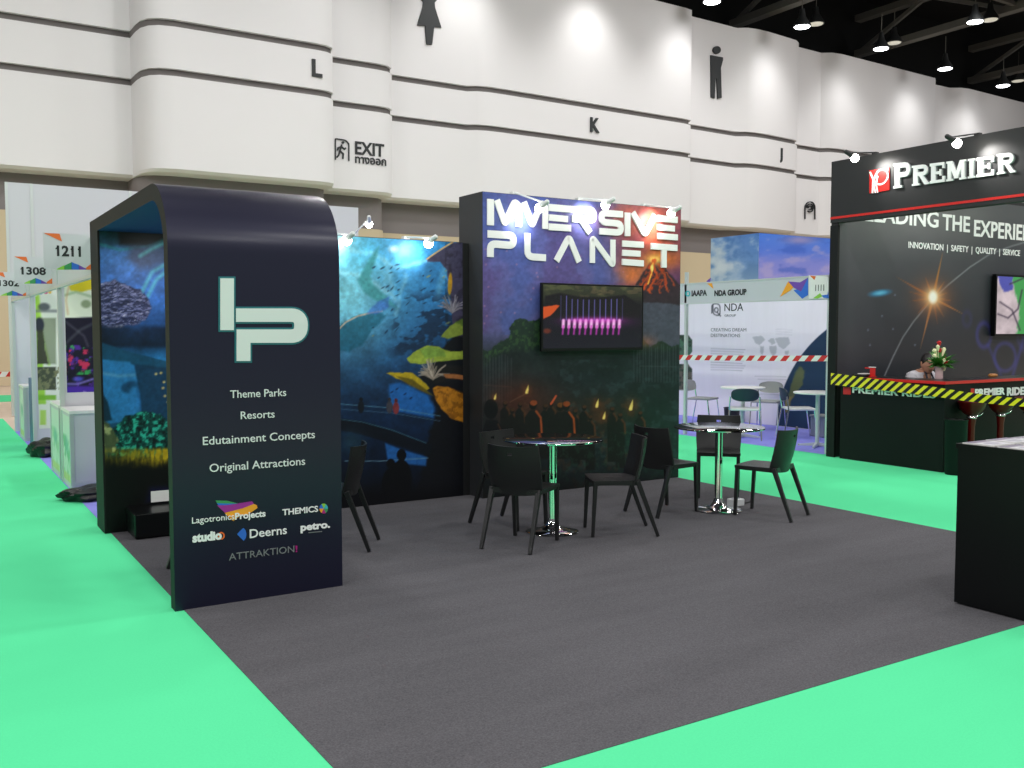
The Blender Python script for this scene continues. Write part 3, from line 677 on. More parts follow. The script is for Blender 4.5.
B_ = lambda p: (580+p[0]/7.683, 200+p[1]/7.683)
TWB = [c for c in tw.children if c.name.startswith('wall_body')][0]
def word(name, strokes):
    tp = PY(YT)
    for i, (fn, pts, r, w) in enumerate(strokes):
        mb = MB()
        pp = round_path([fn(p) for p in pts], r/8) if r else [fn(p) for p in pts]
        pp = [tp.uv(*p) for p in pp]
        for q in stroke_quads(pp, w): mb.prism(q, tp.p, .001, .014+.0009*i+.00012*(len(mb.f) % 5))
        local(mb.build('title_stroke', 'white'), TWB)
word('first_title_line', [(A_,[(123,75),(123,290)],0,.073),(A_,[(174,82),(240,275),(320,100),(352,128),(352,302)],26,.068),(A_,[(396,98),(462,290),(540,108),(570,138),(570,320)],26,.066),
 (A_,[(598,143),(790,160)],0,.068),(A_,[(600,226),(755,240)],0,.062),(A_,[(598,302),(780,314)],0,.066),
 (A_,[(785,160),(968,172),(968,250),(790,236)],44,.066),(A_,[(862,244),(935,352)],0,.07),
 (B_,[(322,112),(160,100),(160,170),(308,184),(308,252),(145,241)],34,.066),(B_,[(358,98),(358,278)],0,.07),(B_,[(398,98),(490,266),(568,118)],26,.068),
 (B_,[(590,140),(740,155)],0,.068),(B_,[(590,210),(718,222)],0,.062),(B_,[(590,277),(740,289)],0,.064)])
word('second_title_line', [(A_,[(100,360),(310,374),(310,456),(122,440),(122,550)],46,.07),(A_,[(425,354),(425,546),(575,556)],46,.068),(A_,[(662,582),(765,385),(848,590)],34,.066),
 (B_,[(90,484),(90,288),(248,505),(248,305)],34,.062),(B_,[(320,335),(483,345)],0,.064),(B_,[(320,406),(458,414)],0,.062),(B_,[(318,476),(482,488)],0,.064),
 (B_,[(538,355),(740,370)],0,.066),(B_,[(638,362),(638,520)],0,.07)])
# television on the tower
tvp = PY(YT-.075)
a = tvp.uv(541.5,282.5); bq = tvp.uv(643,351.5)
TVL, TVT, TVR, TVB = a[0], a[1], bq[0], bq[1]+.015
tv = thing('television', 'black framed flat screen showing lit pink fountains on the volcano wall', 'television', (TVL, YT-.01, TVB))
mb = MB(); mb.box((TVL+.1, YT-.045, TVB+.1), (TVR-.1, YT-.004, TVT-.1)); local(mb.build('wall_bracket', 'black', None), tv)
mb = MB(); mb.box((TVL, YT-.075, TVB), (TVR, YT-.045, TVT)); local(mb.build('casing', 'gloss_black', None, bevel=.004), tv)
def fount(k):
    x, y = k.x, k.y
    k.vgrad([(280,(50,56,40)),(296,(40,44,30)),(306,(14,14,18)),(330,(6,7,20)),(352,(6,8,26))])
    k.mix(sstep(.45,.7,fbm(x, y*2, 12, 3))*(y < 297)*.5, (96,100,60)); k.mix(sstep(.5,.7,fbm(x, y*2, 9, 6))*(y < 300)*(x > 575)*.35, (120,98,70)); k.poly([(545,296),(560,293),(580,297),(605,297),(625,295),(640,305),(640,318),(545,318)], (12,11,15), 1, 2)
    k.poly([(543,307),(556,305),(560,306),(550,316),(543,319)], (206,80,28), .95, 1, wob=.8); k.ell(547,331,4,2.6,(110,44,24),.8,aa=2)
    k.blob(596,322,30,5,(150,30,140),.7); 
    for i in range(12):
        fx = 561+i*5.6; k.line([(fx, 297+abs(i-5.5)*-.2+3.2*(i > 1)), (fx-.3, 320)], .8, (120,116,200), .85 if 0 < i < 11 else .4, 1)
        if 0 < i < 11 or i == 0: k.line([(fx+2.5,320.5),(fx+2.2,327)], 3, (250,190,240) if True else 0, .95, 1.6); k.line([(fx+2.4,326),(fx+1.6,334)], 1.7, (206,60,186), .8, 1.6)
    k.blob(580,320,14,2.6,(240,90,220),.5); k.blob(606,320,14,2.6,(240,90,220),.5)
print_panel('screen', PY(YT-.075), TVL+.02, TVR-.02, TVB+.03, TVT-.018, .006, fount, 'screen', tv, lift=.001)

# ---- spotlights on arms
def arm_lamp(base, bulb, label, group, m='lamp_white', power=60, aim=None, r=.032, angle=80):
    base = Vector(base); bulb = Vector(bulb)
    t = thing('arm_spotlight', label, 'spotlight', base, 0, group)
    head_top = bulb+(bulb-Vector(aim)).normalized()*.105
    kn = head_top.lerp(bulb, .3)
    mb = MB(); mb.box(base+Vector((-.03,-.03,-.015)), base+Vector((.03,.03,.015))); local(mb.build('clamp', m, None), t)
    mb = MB(); mb.tube([base+Vector((0,0,.012)), kn-(kn-base).normalized()*.01], .009, 6); local(mb.build('arm', m, None), t)
    d = (bulb-head_top).normalized(); L = (bulb-head_top).length
    mb = MB(); mb.lathe([(.012,-.015),(r*.7,0),(r*.75,L*.55),(r*.95,L*.95),(r*.8,L*.95)], head_top, 14, axis=d); local(mb.build('head', m, None, smooth=True), t)
    mb = MB(); mb.ball(tuple(bulb+d*.025+Vector((0,0,-.012))), r*1.35, 12); local(mb.build('bulb', 'bulb', None, smooth=True), t)
    if power: light('spot_beam', 'SPOT', bulb+d*.10, power, (1,.97,.93), aim, .03, angle, .8)
    return t
for (px, py), lab in (((541,206),'white arm spotlight above the left end of the title letters'),((607,203),'white arm spotlight above the middle of the title wall'),((673,211),'white arm spotlight at the right end of the title wall')):
    q = at(px, py, y=YT-.34); arm_lamp((q.x-.05, YT+.06, HT+.015), (q.x, q.y, q.z), lab, 'arm spotlights on the booth walls', power=SPOT, aim=(q.x-.02, YT, q.z-.1))
for (px, py), lab in (((348,238),'white arm spotlight on the underwater wall beside the navy arch'),((430,241),'white arm spotlight on the underwater wall near the title tower')):
    q = at(px, py, y=YB-.34); arm_lamp((q.x-.05, YB+.06, 2.475), (q.x, q.y, q.z), lab, 'arm spotlights on the booth walls', power=SPOT*.42, aim=(q.x-.02, YB, q.z-.1))
light('arch_downlight', 'SPOT', (XA0+.5, YB-.9, 2.28), SPOT*.8, (1,.98,.96), (XA0+.5, YB, 1.5), .05, 110, .9)

# ================================================================== CHAIRS AND TABLES
ch = thing('stacking_chair', 'x', 'chair', (0,0,0), 0, None)
def seat_mb():
    mb = MB(); nu, nv = 12, 12; vs = []
    for k in range(2):
        for j in range(nv+1):
            for i in range(nu+1):
                a = i/nu*2-1; b = j/nv; w = .205-.012*(1-b); z = .442-.016*(1-a*a)*math.sin(PI*min(1, b*1.15))*.9
                if k: z -= .022
                vs.append((a*w, -.15+.385*b-.012*(a*a)*(b > .9), z))
    m_ = (nu+1)*(nv+1); fs = []
    for j in range(nv):
        for i in range(nu):
            q = j*(nu+1)+i; fs.append((q, q+1, q+nu+2, q+nu+1)); fs.append((m_+q, m_+q+nu+1, m_+q+nu+2, m_+q+1))
    ed = [i for i in range(nu+1)]+[(j)*(nu+1)+nu for j in range(1, nv+1)]+[nv*(nu+1)+i for i in range(nu-1, -1, -1)]+[j*(nu+1) for j in range(nv-1, 0, -1)]
    for a, b in zip(ed, ed[1:]+ed[:1]): fs.append((a, m_+a, m_+b, b))
    return mb.add(vs, fs)
seat_mb().build('seat', 'chair', ch, smooth=True)
def back_mb():
    mb = MB(); nu, nv = 20, 16; V0 = []; 
    def P(i, j, k):
        a = i/nu*2-1; b = j/nv
        w = .206+.012*math.sin(PI*b)
        z = .408+b*(.762-.408)+.008*(a*a)*b + (.0 if b > .12 else -.016*(1-a*a)*(1-b/.12))
        y = -.145-.075*b**1.2+.06*a*a-.014*math.sin(PI*b)
        return (a*w, y-(.016 if k else 0), z)
    hole = {(i, j) for i in (9, 10) for j in (13,)}
    ix = {}; vs = []
    for k in (0, 1):
        for j in range(nv+1):
            for i in range(nu+1): ix[i, j, k] = len(vs); vs.append(P(i, j, k))
    fs = []
    cells = {(i, j) for i in range(nu) for j in range(nv)}-hole
    for (i, j) in cells:
        fs.append((ix[i,j,0], ix[i+1,j,0], ix[i+1,j+1,0], ix[i,j+1,0])); fs.append((ix[i,j,1], ix[i,j+1,1], ix[i+1,j+1,1], ix[i+1,j,1]))
        for (di, dj), (a, b) in (((0,-1),((i,j),(i+1,j))),((1,0),((i+1,j),(i+1,j+1))),((0,1),((i+1,j+1),(i,j+1))),((-1,0),((i,j+1),(i,j)))):
            if (i+di, j+dj) not in cells: fs.append((ix[a[0],a[1],0], ix[a[0],a[1],1], ix[b[0],b[1],1], ix[b[0],b[1],0]))
    return mb.add(vs, fs)
back_mb().build('backrest', 'chair', ch, smooth=True)
mb = MB()
for sx in (-1, 1): mb.bar((sx*.185, -.14, .415), (sx*.182, .19, .418), .012, .012, 4)
mb.bar((-.18, .2, .418), (.18, .2, .418), .012, .012, 4); mb.bar((-.18, -.14, .415), (.18, -.14, .415), .011, .011, 4)
mb.build('seat_frame', 'chair', ch)
for sx in (-1, 1):
    mb = MB(); mb.bar((sx*.184, .205, .425), (sx*.180, .225, .001), .0165, .0125, 4); mb.build('leg', 'chair', ch, bevel=.003)
    mb = MB(); mb.bar((sx*.192, -.125, .44), (sx*.2, -.29, .001), .0185, .0125, 4); mb.build('leg', 'chair', ch, bevel=.003)
def chair_at(rl, fl, label, first=[1]):
    """rl: two rear feet, fl: two front feet as measured"""
    r = (Vector(rl[0])+Vector(rl[1]))/2; f_ = (Vector(fl[0])+Vector(fl[1]))/2 if len(fl) == 2 else None
    d = (f_-r); ang = math.atan2(d.y, d.x)-PI/2; c = (r+f_)/2; dn = d.normalized()
    c = c+dn*.032
    if first: o = ch; first.clear()
    else: o = copy_tree(ch)
    o.location = (c.x, c.y, .005); o.rotation_euler = (0, 0, ang); o['label'] = label; o['category'] = 'chair'; o['group'] = 'black stacking chairs in the booth'
    return o
G = lambda *p: at(p[0], p[1], z=0)
chair_at((G(478.7,550.2),G(531.5,555.1)),(G(513.5,536.8),G(559.4,540)),'black plastic chair nearest the camera, seen from behind at the first round table')
chair_at((G(467.8,523.1),G(503.3,516.8)),(Vector((4.02,6.35,0)),Vector((4.37,6.41,0))),'black plastic chair facing the camera, behind the nearest chair at the first table')
chair_at((G(651,526.4),G(660.6,536.8)),(G(581,529.1),G(588.7,536.8)),'black plastic chair in side view right of the first round table')
chair_at((Vector((5.25,6.52,0)),Vector((5.31,6.13,0))),(Vector((5.79,6.54,0)),Vector((5.86,6.2,0))),'black plastic chair left of the second table, back turned to the first table')
e1 = G(703,501.5); e2 = G(739.6,498.5); 
chair_at((Vector((6.78,6.90,0)),Vector((6.78,6.90,0))),(Vector((6.42,6.53,0)), Vector((6.42,6.53,0))),'black plastic chair behind the second table, facing the camera')
chair_at((G(786.3,522.5),G(810.5,516)),(G(733.4,515),G(755.8,510)),'black plastic chair at the right of the second table by the green aisle')
gr = (G(369.7,552.7)+G(379.3,540.3))/2; dG = Vector((-.83,.56,0)).normalized()
chair_at((G(369.7,552.7),G(379.3,540.3)),(gr+dG*.52,gr+dG*.52),'black plastic chair half hidden by the right edge of the navy arch')
h = G(164.8,570.5); dH = Vector((.96,.1,0)).normalized(); pH = Vector((-dH.y, dH.x, 0)); rH = h-pH*.19+dH*.02
chair_at((rH, rH),(rH+dH*.52, rH+dH*.52),'black plastic chair behind the navy arch, only a rear leg showing left of it')

def round_table(loc, label, r=.40):
    t = thing('pedestal_table', label, 'table', loc, 0, 'round mirror topped tables')
    mb = MB(); mb.lathe([(r-.004,.738),(r,.741),(r,.750),(r-.004,.753),(.002,.753)], n=64); mb.v = mb.v; mb.build('tabletop', 'mirror', t, smooth=True)
    mb = MB(); mb.lathe([(.09,.737),(.09,.725),(.034,.71),(.034,.06),(.036,.05)], n=28); mb.build('column', 'chrome', t, smooth=True)
    mb = MB(); mb.lathe([(.205,0),(.21,.006),(.2,.014),(.12,.026),(.07,.045),(.045,.075),(.038,.11)], n=48); mb.build('base', 'chrome', t, smooth=True)
    return t
round_table((4.253,6.17,.004), 'round mirror topped chrome table between the chairs in front of the title tower')
round_table((6.03,6.13,.004), 'round mirror topped chrome table near the green aisle on the right')
q = G(738,506.5)
sb = thing('floor_socket', 'white power socket box on the carpet beside the second table base', 'socket box', (q.x, q.y+.03, .004))
mb = MB(); mb.box((-.065,-.05,0), (.065,.05,.065)); mb.build('housing', 'socket', sb, bevel=.008)
mb = MB()
for i in (-1, 1): mb.lathe([(.018,0),(.018,.003),(.002,.003)], (i*.032,0,.065), 14)
mb.build('outlet', 'greyplastic', sb)
mb = MB(); mb.tube([(.06,.0,.02),(.14,.02,.008),(.24,.05,.006)], .006, 6); mb.build('cable', 'tape_k', sb)

# ---- front counter with leaflets
cz = .955
fc = thing('front_counter', 'gloss black counter in the near right corner with leaflets on top', 'counter', (5.14, 2.84, .004))
mb = MB(); mb.box((5.145,2.845,.012), (6.6,3.275,cz-.03)); local(mb.build('body', 'gloss_black', None), fc)
mb = MB(); mb.box((5.16,2.86,.004), (6.58,3.26,.012)); local(mb.build('plinth', 'black', None), fc)
mb = MB(); mb.box((5.135,2.835,cz-.03), (6.61,3.285,cz)); local(mb.build('countertop', 'gloss_black', None), fc)
def leaflet(k):
    k.c[:] = (232,230,236); k.mix((k.y < .3)*1., (150,140,160)); k.ell(.5,.6,.3,.2,(190,186,200),1,aa=.05)
    for i in range(4): k.line([(.15,.82+i*.04),(.8,.82+i*.04)], .01, (160,160,165), .8, .01)
class PZ:
    def __init__(s, z): s.z = z
    def p(s, u, v, t=0): return (u, v, s.z+t)
n_ = 0
for i, x in enumerate((5.15,5.385,5.62,5.855,6.09)):
    for j, y in enumerate((2.85,3.06)):
        n_ += 1
        mb = MB(); mb.box((x+.008,y+.008,cz), (x+.222,y+.198,cz+.004+.002*((i+j) % 3)))
        o = mb.build('leaflet_stack', 'wlam'); zz = cz+.004+.002*((i+j) % 3)
        tag(o, 'white leaflet pile on the near black counter, %s from the corner in the %s row' % (['first','second','third','fourth','fifth'][i], ['front','back'][j]), 'leaflets', 'leaflet piles on the near counter')
        print_panel('cover_print', PZ(zz), x+.012, x+.218, y+.012, y+.194, .012, leaflet, 'print_gloss', o, lift=.0008, chartpx=False)
# ================================================================== PREMIER STAND
XP, YP = 9.8, 7.95
pr = thing('ride_maker_stand', 'black exhibition stand with slab lettered fascia and red stripe on the right', 'exhibition stand', (XP, YP, 0))
mb = MB(); mb.box((XP+.02, YP, 0), (17.5, YP+.1, 3.5)); local(mb.build('back_wall', 'black', None), pr)
mb = MB(); mb.box((XP, 2.5, 3.038), (XP+.14, YP+.1, 3.73)); local(mb.build('fascia', 'black', None), pr)
mb = MB(); mb.box((XP-.006, 2.5, 3.01), (XP+.14, YP+.1, 3.038)); local(mb.build('red_stripe', 'red', None), pr)
mb = MB(); mb.box((XP, 2.5, 2.965), (XP+.14, YP+.1, 3.01)); local(mb.build('fascia_underside', 'black', None), pr)
mb = MB(); mb.box((XP, YP-.02, 0), (XP+.035, YP+.1, 2.93)); local(mb.build('corner_post', 'edge', None), pr)
def space(k):
    x, y = k.x, k.y
    k.vgrad([(215,(112,112,113)),(262,(74,75,79)),(320,(54,56,62)),(380,(42,44,50))])
    k.mix(sstep(880,836,x)*.45, (84,80,88)); k.mul(.93+.14*fbm(x, y, 30, 4)); k.mix(sstep(960,1010,x)*(y < 300)*.3, (40,44,52))
    arcp = [(884,377),(893,357),(903,337),(914,321),(929,303),(948,285),(970,267),(990,254),(1012,246),(1040,238)]
    k.line(arcp, 1.2, (150,154,160), .75, 1.2)
    for a, L, c in ((-78,46,(180,120,60)),(-150,42,(150,90,50)),(-110,22,(160,100,60)),(-55,20,(170,110,60)),(-165,26,(120,76,48)),(172,24,(120,76,48)),(28,34,(190,120,60)),(104,52,(176,116,70)),(135,22,(140,90,60)),(60,22,(150,100,60)),(8,18,(150,90,50)),(80,26,(120,80,60)),(-20,16,(150,100,60))):
        ex_, ey_ = 933+L*math.cos(R(a)), 298+L*math.sin(R(a)); k.poly([(933-1.6*math.sin(R(a)),298+1.6*math.cos(R(a))),(ex_,ey_),(933+1.6*math.sin(R(a)),298-1.6*math.cos(R(a)))], c, .9, 1)
    k.blob(933,298,17,17,(180,104,60),.75); k.blob(933,297,8,9,(255,220,160),.95); k.ell(933,297,4,6,(255,252,240),1,aa=3)
    k.ell(880,293,10,3,(60,140,190),.85,R(-8),2.5); k.ell(880,293,5,1.5,(110,190,220),.8,R(-8),2)
    for sx, sy in ((868,330),(893,329),(895,295),(882,316),(870,345),(915,345)): k.ell(sx, sy, .9, .9, (130,136,160), .7, aa=1)
    for cx, cy, rx, ry, a in ((967,319,4,7,.3),(984,335,7,12,.8),(1005,357,10.5,14,.8),(1026,330,9,20,.5)):
        d = np.abs(np.sqrt(((x-cx)/rx)**2+((y-cy)/ry)**2)-1)*min(rx, ry); k.mix(a*np.exp(-(d/1.7)**2)*.8, (72,70,150))
    k.line([(988,345),(998,368),(1003,380)], 2.2, (64,66,150), .6, 3); k.line([(1030,300),(1022,345),(1012,378)], 2.6, (72,70,170), .6, 3)
print_panel('wall_graphic', PY(YP), XP+.04, 16.5, .9, 3.45, .016, space, 'print_gloss', pr)
wl_ = PY(YP)
def C2(x, y): return (820+x/4.265, 120+y/4.267)
def C8(x, y): return (860+x/6.244, 150+y/6.242)
for w_, p_, q_ in (('LEADING',(864.5,220.5),(938,227.5)),('THE',(942,229),(969.4,232.6)),('EXPERIENCE',(973.6,233.6),(1047,244.5))):
    lettering('slogan', w_, wl_, p_, q_, 15, 'white', pr, bold=.022)
lettering('slogan', 'INNOVATION  |  SAFETY  |  QUALITY  |  SERVICE', wl_, C8(300,592), C8(996,680), 5.8, 'white', pr, bold=.015)
# slab lettering, each glyph in a 1 x 1 box: stems, slabs and bowls
def bowl(x0, x1, yc, ry, w, side=1):
    out = [(x0+(x1-x0-ry*.5)*0, yc)]
    pts = [(x0, yc-ry+w/2)]+[(x1-ry*.9-w*.1+(ry*.9-w*.4)*math.sin(R(a)), yc-(ry-w/2)*math.cos(R(a))) for a in range(0, 181, 20)]+[(x0, yc+ry-w/2)]
    return stroke_quads(pts, w)
def rc(a, b, c, d): return [(a, b), (c, b), (c, d), (a, d)]
W_ = .26
GL = {
 'P': [rc(.08,0,.36,1), rc(0,0,.48,.1), rc(0,.9,.3,1)]+bowl(.3,.98,.71,.29,.2),
 'R': [rc(.08,0,.34,1), rc(0,0,.44,.1), rc(0,.9,.3,1), [(.42,.46),(.66,.46),(.92,.1),(1.0,.1),(1.0,0),(.74,0)]]+bowl(.3,.92,.73,.27,.19),
 'E': [rc(.08,0,.36,1), rc(0,0,.95,.14), rc(0,.86,.93,1), rc(.3,.43,.74,.57), rc(.8,0,.95,.3), rc(.8,.7,.93,1), rc(.62,.34,.74,.66)],
 'M': [rc(.06,0,.24,1), rc(.76,0,.94,1), rc(0,0,.32,.1), rc(.66,0,1,.1), rc(0,.9,.2,1), rc(.8,.9,1,1), [(.06,1),(.3,1),(.62,.1),(.42,.1)], [(.94,1),(.7,1),(.38,.1),(.58,.1)]],
 'I': [rc(.22,0,.78,1), rc(0,0,1,.1), rc(0,.9,1,1)],
}
def slab(name, seq, fn, plane, m, parent, t, lift):
    mb = MB()
    for gi, (g, x0, x1, h) in enumerate(seq):
        for i, q in enumerate(GL[g]):
            pp = [plane.uv(*fn(x0+(x1-x0)*u, h*v)) for u, v in q]; mb.prism(pp, plane.p, lift, lift+t+.0003*i)
    o = mb.build(name, m); local(o, parent); return o
# PREMIER on the fascia: baseline and cap line run with the fascia
def base_y(px): return 188.6+(px-896)*(172.6-188.6)/(1014-896)
def premier(px, hv):
    hp = (24.5-(px-890)*.018)
    return (px, base_y(px)-hv*hp)
seq = [('P',894.5,911.5,1.02),('R',913,930,.84),('E',931,946.5,.84),('M',947.5,967,.84),('I',969,976,.84),('E',977.5,996,.84),('R',998,1016,1.0)]
seq[-1] = ('R',998,1016,.9); seq = [(g,a,b,h) for g,a,b,h in seq]
slab('fascia_lettering', seq, premier, PX(XP), 'white', pr, .016, .008)
slab('lettering_shadow_edge', [(g,a+1.0,b+1.0,h-.03) for g,a,b,h in seq], premier, PX(XP), 'grey_ink', pr, .005, .002)
lq = PX(XP)
shapes('fascia_logo', [[(870,170.5),(890,167.6),(890,190),(870,193.6)]], lq, 'red', pr, t=.01, lift=.002)
lp = [(876.5,193),(874,182),(878,172),(884,168.5),(888.5,172),(889,178),(885,183.5),(879.5,185),(875.5,182)]
cv = round_path(lp, 5, 4)
shapes('logo_ribbon', stroke_quads(cv, 1.4)+stroke_quads([(871,172),(874.5,180),(873.4,193.4)], 1.8)+stroke_quads([(878.8,192.8),(877,184),(878.8,176)], 1.2), lq, 'white', pr, t=.004, lift=.016)
# television of that stand
tp2 = PY(YP-.09); a = tp2.uv(996.5,274)
tv = thing('television', 'flat screen with bright coaster picture on the dark star wall at the edge', 'television', (a[0], YP-.02, 1.5))
zt, zb = a[1], tp2.uv(997,336)[1]
mb = MB(); mb.box((a[0], YP-.09, zb), (a[0]+1.62, YP-.03, zt)); local(mb.build('casing', 'gloss_black', None), tv)
mb = MB(); mb.box((a[0]+.3, YP-.03, zb+.2), (a[0]+1.3, YP-.004, zt-.2)); local(mb.build('wall_bracket', 'black', None), tv)
def coaster(k):
    k.c[:] = (196,180,184); x, y = k.x, k.y; k.mul(.8+.35*fbm(x, y, 9, 3, 4))
    k.poly([(996,272),(1014,272),(1012,290),(1004,292),(1000,282)], (60,66,160), .9, 2, wob=2); k.poly([(1012,272),(1060,276),(1060,336),(1016,336),(1020,308),(1014,290)], (54,150,70), .95, 2, wob=2)
    for p in ([(998,314),(1008,318),(1018,309),(1022,290)],[(1000,302),(1012,310),(1020,330)],[(1010,284),(1024,278),(1040,284)]): k.line(p, 1.5, (50,40,56), .8, 1.5)
print_panel('screen', tp2, a[0]+.03, a[0]+1.59, zb+.03, zt-.03, .016, coaster, 'screen', tv, lift=.001)

# L-shaped counter
ct = thing('stand_counter', 'black counter with red top edge and white lettering behind the striped tape', 'counter', (XP, 6.45, 0))
mb = MB(); mb.box((XP, 6.42, 0), (XP+.5, YP-.11, 1.005)); mb.box((XP+.5, 6.62, .0), (13.5, 6.84, 1.005)); mb.box((XP+.5, 6.46, .86), (13.5, 6.62, 1.005)); local(mb.build('body', 'counter_black', None), ct)
mb = MB(); mb.box((XP, 6.42, 1.005), (XP+.5, YP-.11, 1.035)); mb.box((XP+.5, 6.42, 1.005), (13.5, 6.84, 1.035)); local(mb.build('worktop', 'gloss_black', None), ct)
mb = MB(); mb.box((XP-.014, 6.406, 1.003), (XP, YP-.11, 1.036)); mb.box((XP, 6.406, 1.003), (13.5, 6.42, 1.036)); local(mb.build('red_edge', 'red', None), ct)
lettering('lettering', 'PREMIER RIDES', PX(XP), (852.5,394.2), (936,396.4), 6.2, 'white', ct, bold=.03)
shapes('logo_square', [[(843.5,387),(851,387.3),(851,394.6),(843.5,394.2)]], PX(XP), 'red', ct)
cy_ = PY(6.46)
lettering('lettering', 'PREMIER', cy_, (974.5,395.2), (1004.5,394.8), 6.4, 'white', ct, bold=.045)
lettering('lettering', 'RIDES', cy_, (1006.5,394.8), (1027.5,394.6), 7.2, 'white', ct, bold=.045)
shapes('logo_square', [[(967.6,388.6),(973.8,388.4),(973.8,395),(967.6,395.2)]], cy_, 'red', ct)

# bar stools
def stool(x, y, label):
    t = thing('bar_stool', label, 'bar stool', (x, y, 0), 0, 'red bar stools at the black counter')
    mb = MB(); mb.lathe([(.05,.64),(.09,.67),(.13,.72),(.155,.80),(.145,.81),(.13,.76),(.08,.72),(.002,.71)], n=28); mb.build('seat', 'crimson', t, smooth=True)
    mb = MB(); mb.lathe([(.045,.02),(.036,.3),(.036,.52),(.045,.58),(.05,.64)], n=18); mb.build('column', 'crimson', t, smooth=True)
    mb = MB(); mb.lathe([(.052,.61),(.056,.615),(.056,.63),(.05,.64)], n=18); mb.tube([(.04,-.02,.63),(.11,-.04,.65),(.15,-.04,.67)], .007, 8); mb.build('lift_lever', 'chrome', t, smooth=True)
    mb = MB(); mb.lathe([(.135,0),(.14,.008),(.1,.02),(.045,.035)], n=32); mb.build('base', 'chrome', t, smooth=True)
qs = [at(971,440,y=6.3), at(1000,437,y=6.3)]
stool(qs[0].x, 6.3, 'red bar stool nearest the corner of the black counter'); stool(qs[1].x, 6.3, 'red bar stool second from the corner of the black counter'); stool(2*qs[1].x-qs[0].x, 6.3, 'red bar stool at the very edge of the picture')
# dark covered bin in the counter's recess
bn = thing('waste_bin', 'slim black bin standing in the dark corner under the counter overhang', 'bin', (XP-.14, 6.27, 0))
mb = MB(); mb.lathe([(.10,.0),(.11,.02),(.12,.6),(.13,.62),(.115,.62),(.09,.05)], (.14,0,0), 20); mb.build('body', 'counter_black', bn, smooth=True)
mb = MB()
for s_ in (-1, 1): mb.ball((.14, s_*.05, .60), .05, 8, 0, (1.2,1,.5))
mb.build('crumpled_liner', 'counter_black', bn, smooth=True)

# person seated behind the counter
P0 = at(920.8,352.5,z=1.335)
pe = thing('person', 'seated person with short black hair and pale grey shirt behind the counter', 'person', (P0.x, P0.y, 0))
def skin_body(name, joints, edges, radii, m, parent, lv=2, loc=(0,0,0)):
    me = bpy.data.meshes.new(name); me.from_pydata(joints, edges, []); o = bpy.data.objects.new(name, me); C.objects.link(o)
    sk = o.modifiers.new('skin', 'SKIN'); sk.use_smooth_shade = True
    for v, r_ in zip(me.skin_vertices[0].data, radii): v.radius = (r_, r_) if not isinstance(r_, tuple) else r_
    me.skin_vertices[0].data[0].use_root = True
    ss = o.modifiers.new('sub', 'SUBSURF'); ss.levels = lv; ss.render_levels = lv
    me.materials.append(M[m]); o.parent = parent; o.location = loc; return o
def head_mesh(name, m, parent, loc, s=1., yaw=0.):
    """ovoid head with brow, nose, chin, ears in one surface; faces -Y"""
    n, k = 28, 22; vs = []; fs = []
    for j in range(k+1):
        t = j/k; z = .118*math.cos(PI*t)
        r0 = math.sin(PI*t)**.82
        for i in range(n):
            a = 2*PI*i/n; cx, sy = math.cos(a), math.sin(a)
            rx = .076*r0; ry = .094*r0
            if z < -.02: q = min(1, (-.02-z)/.1); rx *= 1-.28*q; ry *= 1-.12*q
            x = rx*cx; y = ry*sy
            fr_ = max(0, -sy)
            if fr_ > .7:
                if -.045 < z < .012: y -= .022*max(0, 1-abs(cx)/.22)*(1-(z+.045)/.075 if z > -.045 else 0)*1.0
                if .012 < z < .032 and abs(cx) > .15: y -= .005
                if -.002 < z < .014 and .15 < abs(cx) < .55: y += .008
                if -.075 < z < -.056: y -= .006*max(0, 1-abs(cx)/.4)
                if z < -.09: y -= .008*max(0, 1-abs(cx)/.5)
            if abs(sy) < .35 and -.035 < z < .03: x += (.012 if cx > 0 else -.012)*(1-abs(sy)/.35)
            vs.append((x*s, y*s, z*s))
    for j in range(k):
        for i in range(n): fs.append((j*n+i, j*n+(i+1) % n, (j+1)*n+(i+1) % n, (j+1)*n+i))
    mb = MB(); mb.add(vs, fs); o = mb.build(name, m, parent, smooth=False); 
    for p in o.data.polygons: p.use_smooth = True
    o.location = loc; o.rotation_euler = (0, 0, yaw); return o
HEADY = R(-28)
pe.rotation_euler = (0,0,0)
# body: pelvis, belly, chest, neck, head root, arms resting on the inner desk, legs bent
J = [(0,0,.52),(0,.01,.66),(0,.01,.86),(0,-.01,1.04),(0,-.04,1.10),(0,-.08,1.14),
     (.18,-.01,1.045),(.24,-.06,.78),(.17,-.24,.72),(.13,-.30,.72), (-.18,-.01,1.045),(-.24,-.06,.78),(-.17,-.24,.72),(-.13,-.30,.72),
     (.09,-.06,.50),(.11,-.36,.50),(.11,-.38,.12),(.11,-.48,.05),(-.09,-.06,.50),(-.11,-.36,.50),(-.11,-.38,.12),(-.11,-.48,.05)]
E_ = [(0,1),(1,2),(2,3),(3,4),(4,5),(3,6),(6,7),(7,8),(8,9),(3,10),(10,11),(11,12),(12,13),(0,14),(14,15),(15,16),(16,17),(0,18),(18,19),(19,20),(20,21)]
Rr_ = [(.15,.12),(.145,.11),(.165,.11),(.13,.08),.058,.052,.062,.046,.034,.028,.062,.046,.034,.028,.085,.062,.045,.04,.085,.062,.045,.04]
body = skin_body('body', J, E_, Rr_, 'skin', pe)
